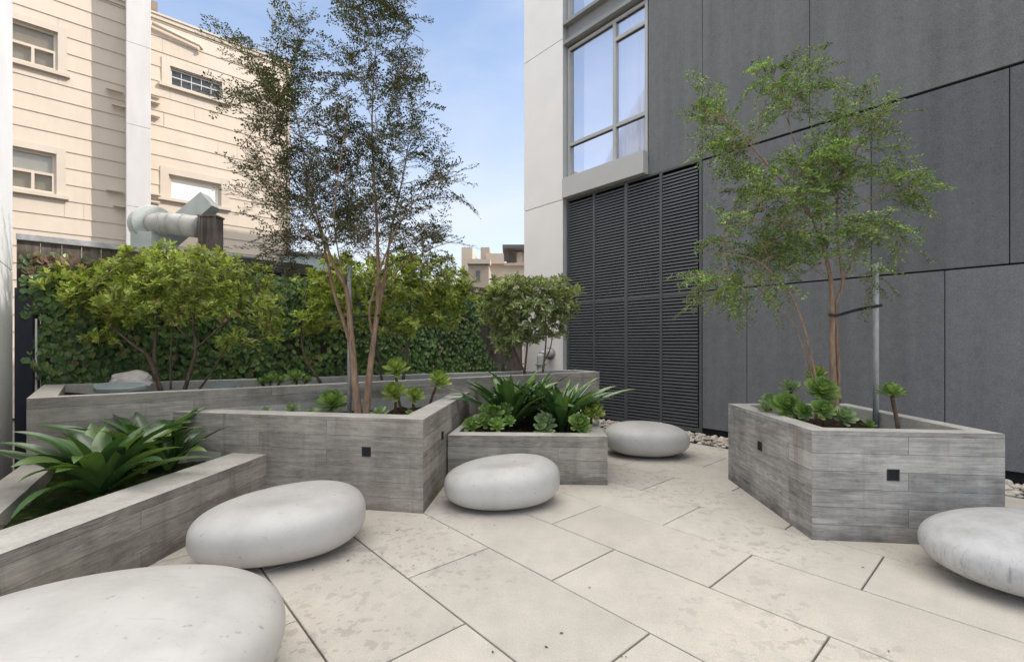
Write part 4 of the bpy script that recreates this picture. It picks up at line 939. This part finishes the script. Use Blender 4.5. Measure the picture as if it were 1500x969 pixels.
# ------------------------------------------------------------------ rosette succulents
def rosette(px, py, rpx, Y, label, ground_z, mat='rosette_leaf', tilt=(0, -.35, 1), n=42, stem_to=None, group='green rosette succulents', heads=()):
    allh = [(px, py, rpx, Y)] + list(heads)
    p0 = at(px, py, Y); foot = stem_to if stem_to else Vector((p0.x, p0.y + .02, ground_z))
    root = empty('rosette_succulent', foot, label, 'succulent', group)
    for (hx, hy, hr, hY) in allh:
        c = at(hx, hy, hY); Rr = hr * hY / F; ax = (Vector(tilt) + rvec() * .12).normalized(); a1 = ax.orthogonal().normalized(); a2 = ax.cross(a1); M = MB()
        for i in range(n):
            fr = (i + 1) / n; t = i * 2.39996; th = R(8 + 92 * fr ** .85); l = Rr * (.30 + .72 * fr ** .6) * random.uniform(.93, 1.06); w = l * .42
            o = a1 * math.cos(t) + a2 * math.sin(t); sd_ = ax.cross(o); b = c + ax * Rr * (.22 - .42 * fr) ; V = []
            for (q, ww) in ((0, .28), (.3, .5), (.62, .95), (.82, 1.0), (.94, .66), (1.0, .12)):
                thq = th - .5 * q * (1 - .4 * fr); dd = o * math.sin(thq) + ax * math.cos(thq); nn = ax * math.sin(thq) - o * math.cos(thq)
                pc = b + dd * l * q; V += [pc + sd_ * w * ww * .5 + nn * w * .10 * ww, pc - nn * w * .04, pc - sd_ * w * ww * .5 + nn * w * .10 * ww]
            M.add([tuple(v) for v in V], [(j * 3 + q, j * 3 + q + 1, j * 3 + q + 4, j * 3 + q + 3) for j in range(5) for q in range(2)], 0, True)
        M.build('rosette', mat, root)
        S = MB(); top = c - ax * Rr * .05; md = foot.lerp(top, .5) + Vector((random.uniform(-.02, .02), 0, -.01)); S.tube(smooth_path([foot, md, top], 4), [.014] * 8 + [.012], 7); S.build('stem', 'stalk', root)
    return root
Y_ = 'yellow_rosette_leaf'; P_ = 'pale_rosette_leaf'
rosette(487, 590, 27, 4.42, 'broad dark green rosette left of the tall tree trunk', .60, n=55)
rosette(428, 599, 14, 4.25, 'small pale rosette in the wedge planter, left of the broad dark one', .60, P_)
rosette(390, 604, 12, 4.12, 'flat pale rosette nearest the left tip of the wedge planter', .60, P_, n=26)
rosette(456, 605, 12, 4.05, 'flat pale rosette by the front rim, just below the broad dark one', .60, P_, n=26)
rosette(580, 540, 22, 4.72, 'highest yellow-green rosette on a stalk, right of the tree trunk', .60, Y_, (.1, -.5, 1), stem_to=at(588, 603, 4.62))
rosette(577, 575, 21, 4.55, 'yellow-green rosette directly under the highest stalked one', .60, Y_, (-.1, -.6, 1))
rosette(607, 580, 17, 4.55, 'smaller yellow-green rosette between two stalked rosettes right of the trunk', .60, Y_, (.2, -.5, 1))
rosette(643, 557, 20, 4.92, 'yellow-green rosette leaning on a curved brown stalk near the planter corner', .60, Y_, (.45, -.4, 1), stem_to=at(630, 592, 4.95))
rosette(556, 605, 15, 4.0, 'flat pale rosette at the foot of the tree trunk, right side', .60, P_, n=28)
rosette(600, 606, 9, 4.0, 'tiny green rosette at the front rim below the stalked rosettes', .60, n=24)
rosette(397, 557, 17, 4.92, 'left green rosette clump on the long trough between the two big shrubs', .79, heads=[(383, 560, 11, 4.86), (412, 557, 11, 4.95)])
rosette(432, 553, 18, 5.1, 'right green rosette clump on the long trough between the two big shrubs', .79, heads=[(450, 557, 11, 5.15)])
rosette(722, 606, 18, 4.72, 'cluster of green rosettes at the left corner of the low planter', .36, 'rosette_leaf', (0, -.7, 1), heads=[(690, 622, 15, 4.6), (708, 617, 16, 4.62), (727, 622, 15, 4.55), (738, 600, 15, 4.85), (712, 600, 13, 4.8), (746, 616, 11, 4.6)])
rosette(798, 618, 19, 4.62, 'green rosette at the front rim in the middle of the low planter', .36, P_, (0, -.6, 1), heads=[(797, 628, 17, 4.56)], n=46)
rosette(849, 621, 20, 4.5, 'green rosette overhanging the front rim near the right corner of the low planter', .36, 'rosette_leaf', (.1, -.7, 1), n=55)
rosette(868, 602, 21, 4.85, 'bushy rosette leaning over the right side of the low planter', .36, Y_, (.4, -.4, 1), heads=[(858, 606, 15, 4.75)])
rosette(1128, 586, 15, 3.98, 'leftmost small pale rosette on the rim of the freestanding planter', .60, P_, (-.5, -.4, 1), heads=[(1121, 597, 12, 3.9)])
rosette(1152, 594, 25, 3.72, 'wide flat rosette facing outwards on the rim of the freestanding planter', .60, 'rosette_leaf', (-.2, -.9, .8), n=60, heads=[(1176, 602, 15, 3.6)])
rosette(1158, 567, 17, 3.95, 'rosette with upright leaves behind the wide flat one in the freestanding planter', .60, P_, (-.2, -.2, 1))
rosette(1203, 572, 27, 3.58, 'largest rosette, raised in front of the feathery tree trunk', .60, 'rosette_leaf', (-.1, -.7, .9), n=60, heads=[(1205, 600, 19, 3.45)])
rosette(1196, 549, 19, 4.0, 'highest rosette beside the feathery tree stems', .60, Y_, (-.2, -.1, 1))
rosette(1236, 610, 20, 3.42, 'pale rosette in the freestanding planter just right of the tree trunk', .60, P_, (.1, -.7, 1), n=48)
rosette(1272, 622, 12, 3.6, 'low dark sprawling rosette at the foot of the right stake', .60, 'rosette_leaf', (.2, -.3, 1), n=30)
rosette(1306, 575, 21, 3.62, 'green rosette standing alone on a tall red-brown stalk', .60, 'rosette_leaf', (.0, -.15, 1), stem_to=at(1316, 630, 3.6), n=55)
rosette(213, 681, 19, 3.42, 'single yellow-green rosette among the strap leaves of the low left bed', .30, Y_, (0, -.5, 1), n=30)

# ------------------------------------------------------------------ stakes, ties, rocks, pipe
def stake(px, top, Y, r, label, zb):
    o = MB(); x = at(px, top, Y); o.tube([(x.x, Y, zb - .2), (x.x, Y, x.z - .006), (x.x, Y, x.z)], [r, r, r * .8], 16); return tag(o.build('tree_stake', 'galvanised', origin=(x.x, Y, zb)), label, 'stake', 'galvanised tree stakes')
stake(512, 388, 4.32, .019, 'dull grey stake behind the tall tree trunks', .60); stake(1283, 386, 3.86, .0215, 'bright galvanised stake right of the feathery tree', .60)
def strap(pts, w, label):
    o = MB(); pts = smooth_path(pts, 5); V = []
    for i, p in enumerate(pts):
        V += [p + Vector((0, 0, w)), p - Vector((0, 0, w)), p - Vector((0, .006, w)), p + Vector((0, -.006, w))]
    n = len(pts); o.add([tuple(v) for v in V], [(i * 4 + k, i * 4 + (k + 1) % 4, i * 4 + 4 + (k + 1) % 4, i * 4 + 4 + k) for i in range(n - 1) for k in range(4)] + [(0, 1, 2, 3), (n * 4 - 1, n * 4 - 2, n * 4 - 3, n * 4 - 4)])
    return tag(o.build('tree_tie', 'black_strap'), label, 'tree tie', 'black rubber tree ties')
strap([at(1213, 461, 3.69), at(1225, 462, 3.675), at(1236, 459, 3.69), at(1258, 453, 3.78), at(1280, 449, 3.83), at(1292, 447, 3.85)], .012, 'thick black tie from the feathery tree trunk to its stake')
strap([at(494, 467, 4.26), at(503, 467, 4.21), at(513, 465, 4.28), at(528, 464, 4.3), at(540, 463, 4.24), at(556, 462, 4.11)], .009, 'thin black tie across the stems of the tall tree')
def rock(c, sx, sy, sz, label, mat, name, cat, seed, rot=0.0):
    bm = bmesh.new(); bmesh.ops.create_icosphere(bm, subdivisions=3, radius=1); ca, sa = math.cos(rot), math.sin(rot); V = []
    for v in bm.verts:
        n = mnoise.noise(v.co * 1.4 + Vector((seed, 0, 0))); q = v.co * (1 + .35 * n + .1 * mnoise.noise(v.co * 5)); x_, y_, z_ = q.x * sx, q.y * sy, max(q.z, -.4) * sz
        V.append((c[0] + x_ * ca - y_ * sa, c[1] + x_ * sa + y_ * ca, c[2] + z_))
    fs = [tuple(v.index for v in f.verts) for f in bm.faces]; bm.free(); o = MB(); o.add(V, fs); return tag(o.build(name, mat), label, cat)
p = at(181, 562, 4.45); rock((p.x, p.y + .1, .93), .21, .12, .10, 'pale craggy rock at the left end of the long trough', 'white_rock', 'rock', 'rock', 3.1)
def slate(px, py, Y, w, d, tz, label, rot):
    c = at(px, py, Y); o = MB(); n = 9; rim = [(math.cos(t) * w * (1 + .18 * math.sin(3 * t + rot)), math.sin(t) * d * (1 + .2 * math.cos(2 * t))) for t in [2 * math.pi * i / n for i in range(n)]]
    V = [(c.x + x_, c.y + y_, c.z + y_ * tz - .016) for x_, y_ in rim] + [(c.x + x_, c.y + y_, c.z + y_ * tz + .016) for x_, y_ in rim]
    o.add(V, [tuple(range(n - 1, -1, -1)), tuple(range(n, 2 * n))] + [(i, (i + 1) % n, n + (i + 1) % n, n + i) for i in range(n)]); return tag(o.build('slate_slab', 'slate', bevel=.004), label, 'slab', 'blue-grey slate slabs')
slate(172, 567, 4.12, .24, .09, .35, 'longer blue-grey slate slab at the left end of the long trough', .4); slate(325, 566, 4.62, .13, .07, .3, 'short blue-grey slate slab under the widest shrub', 1.4)
w_ = at(459, 598, 4.2)
sp = MB(); pc = CS(WC - .10, on_wall(803, c=WC - .1)[0], 0); ps = [CS(WC - .1, -5.95, 1.12), CS(WC - .24, -5.95, 1.12), CS(WC - .33, -5.95, 1.08), CS(WC - .36, -5.95, .98), CS(WC - .36, -5.95, 0)]
spr = empty('standpipe', CS(WC - .36, -5.95, 0), 'dull grey elbow pipe coming out of the white pillar behind the pale shrub', 'pipe')
sp.tube(smooth_path(ps, 5), .075, 16); sp.build('elbow', 'galvanised', spr)
sp = MB(); sp.tube([CS(WC - .098, -5.95, 1.12), CS(WC - .12, -5.95, 1.12)], .12, 20); sp.tube([CS(WC - .36, -5.95, .90), CS(WC - .36, -5.95, .93)], .10, 20); sp.build('flange', 'ledge_metal', spr)

# ------------------------------------------------------------------ light
SUN_EL, SUN_AZ = 42.0, R(-3)             # azimuth measured from +X towards +Y
sd_ = Vector((math.cos(R(SUN_EL)) * math.cos(SUN_AZ), math.cos(R(SUN_EL)) * math.sin(SUN_AZ), math.sin(R(SUN_EL))))
su = bpy.data.lights.new('sun', 'SUN'); su.energy = 4.5; su.angle = R(0.5); su.color = (1.0, 0.95, 0.89)
so = bpy.data.objects.new('sun', su); COL.objects.link(so); so.rotation_euler = sd_.to_track_quat('Z', 'Y').to_euler(); so.location = (8, 0, 20)
w = bpy.data.worlds.new('World'); scene.world = w; w.use_nodes = True; nt = w.node_tree; nt.nodes.clear()
out = nt.nodes.new('ShaderNodeOutputWorld'); bg = nt.nodes.new('ShaderNodeBackground')
sky = nt.nodes.new('ShaderNodeTexSky'); sky.sky_type = 'NISHITA'; sky.sun_disc = False; sky.sun_elevation = R(SUN_EL); sky.sun_rotation = R(90) - SUN_AZ; sky.air_density = 1.0; sky.dust_density = 1.2; sky.ozone_density = 1.5
tc = nt.nodes.new('ShaderNodeTexCoord'); sx = nt.nodes.new('ShaderNodeSeparateXYZ'); L(nt, tc.outputs['Generated'], sx.inputs[0])
mp = nt.nodes.new('ShaderNodeMapping'); mp.inputs['Scale'].default_value = (1, 1, 2.6); L(nt, tc.outputs['Generated'], mp.inputs[0])
cl = noise(nt, mp.outputs[0], 2.3, 7, 0.55, 0.4)
SKY_GAIN, CLOUD, ZEN_FILL = 2.95, 9.7, 32.5
skyc = mixc(nt, 1.0, sky.outputs[0], (SKY_GAIN, SKY_GAIN, SKY_GAIN), 'MULTIPLY')
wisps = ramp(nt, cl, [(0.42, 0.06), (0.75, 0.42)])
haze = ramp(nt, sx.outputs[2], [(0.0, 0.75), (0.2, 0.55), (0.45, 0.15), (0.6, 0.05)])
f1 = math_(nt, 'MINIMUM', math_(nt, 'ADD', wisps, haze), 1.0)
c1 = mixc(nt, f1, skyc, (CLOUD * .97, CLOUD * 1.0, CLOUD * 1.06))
zen_fill = ramp(nt, sx.outputs[2], [(0.60, 0.0), (0.84, 1.0)])  # added bright zone overhead, out of view, to fill the courtyard with light
c2 = mixc(nt, zen_fill, c1, (ZEN_FILL * 1.04, ZEN_FILL, ZEN_FILL * .95))
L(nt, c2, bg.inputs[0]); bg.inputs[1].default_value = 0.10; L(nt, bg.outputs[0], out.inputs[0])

# ------------------------------------------------------------------ camera
cam = bpy.data.cameras.new('camera'); co = bpy.data.objects.new('camera', cam); COL.objects.link(co)
co.location = (0, 0, EYE); co.rotation_euler = (R(90), 0, 0); cam.sensor_width = 36; cam.lens = F / 1500 * 36
cam.shift_y = (HZ - 484.5) / 1500; cam.clip_end = 2000; cam.clip_start = 0.05
scene.camera = co
scene.view_settings.view_transform = 'Standard'; scene.view_settings.look = 'None'; scene.view_settings.exposure = 0
scene.cycles.max_bounces = 8; scene.cycles.transparent_max_bounces = 16; scene.cycles.use_denoising = True
for o in bpy.data.objects:
    if '_o' in o: del o['_o']
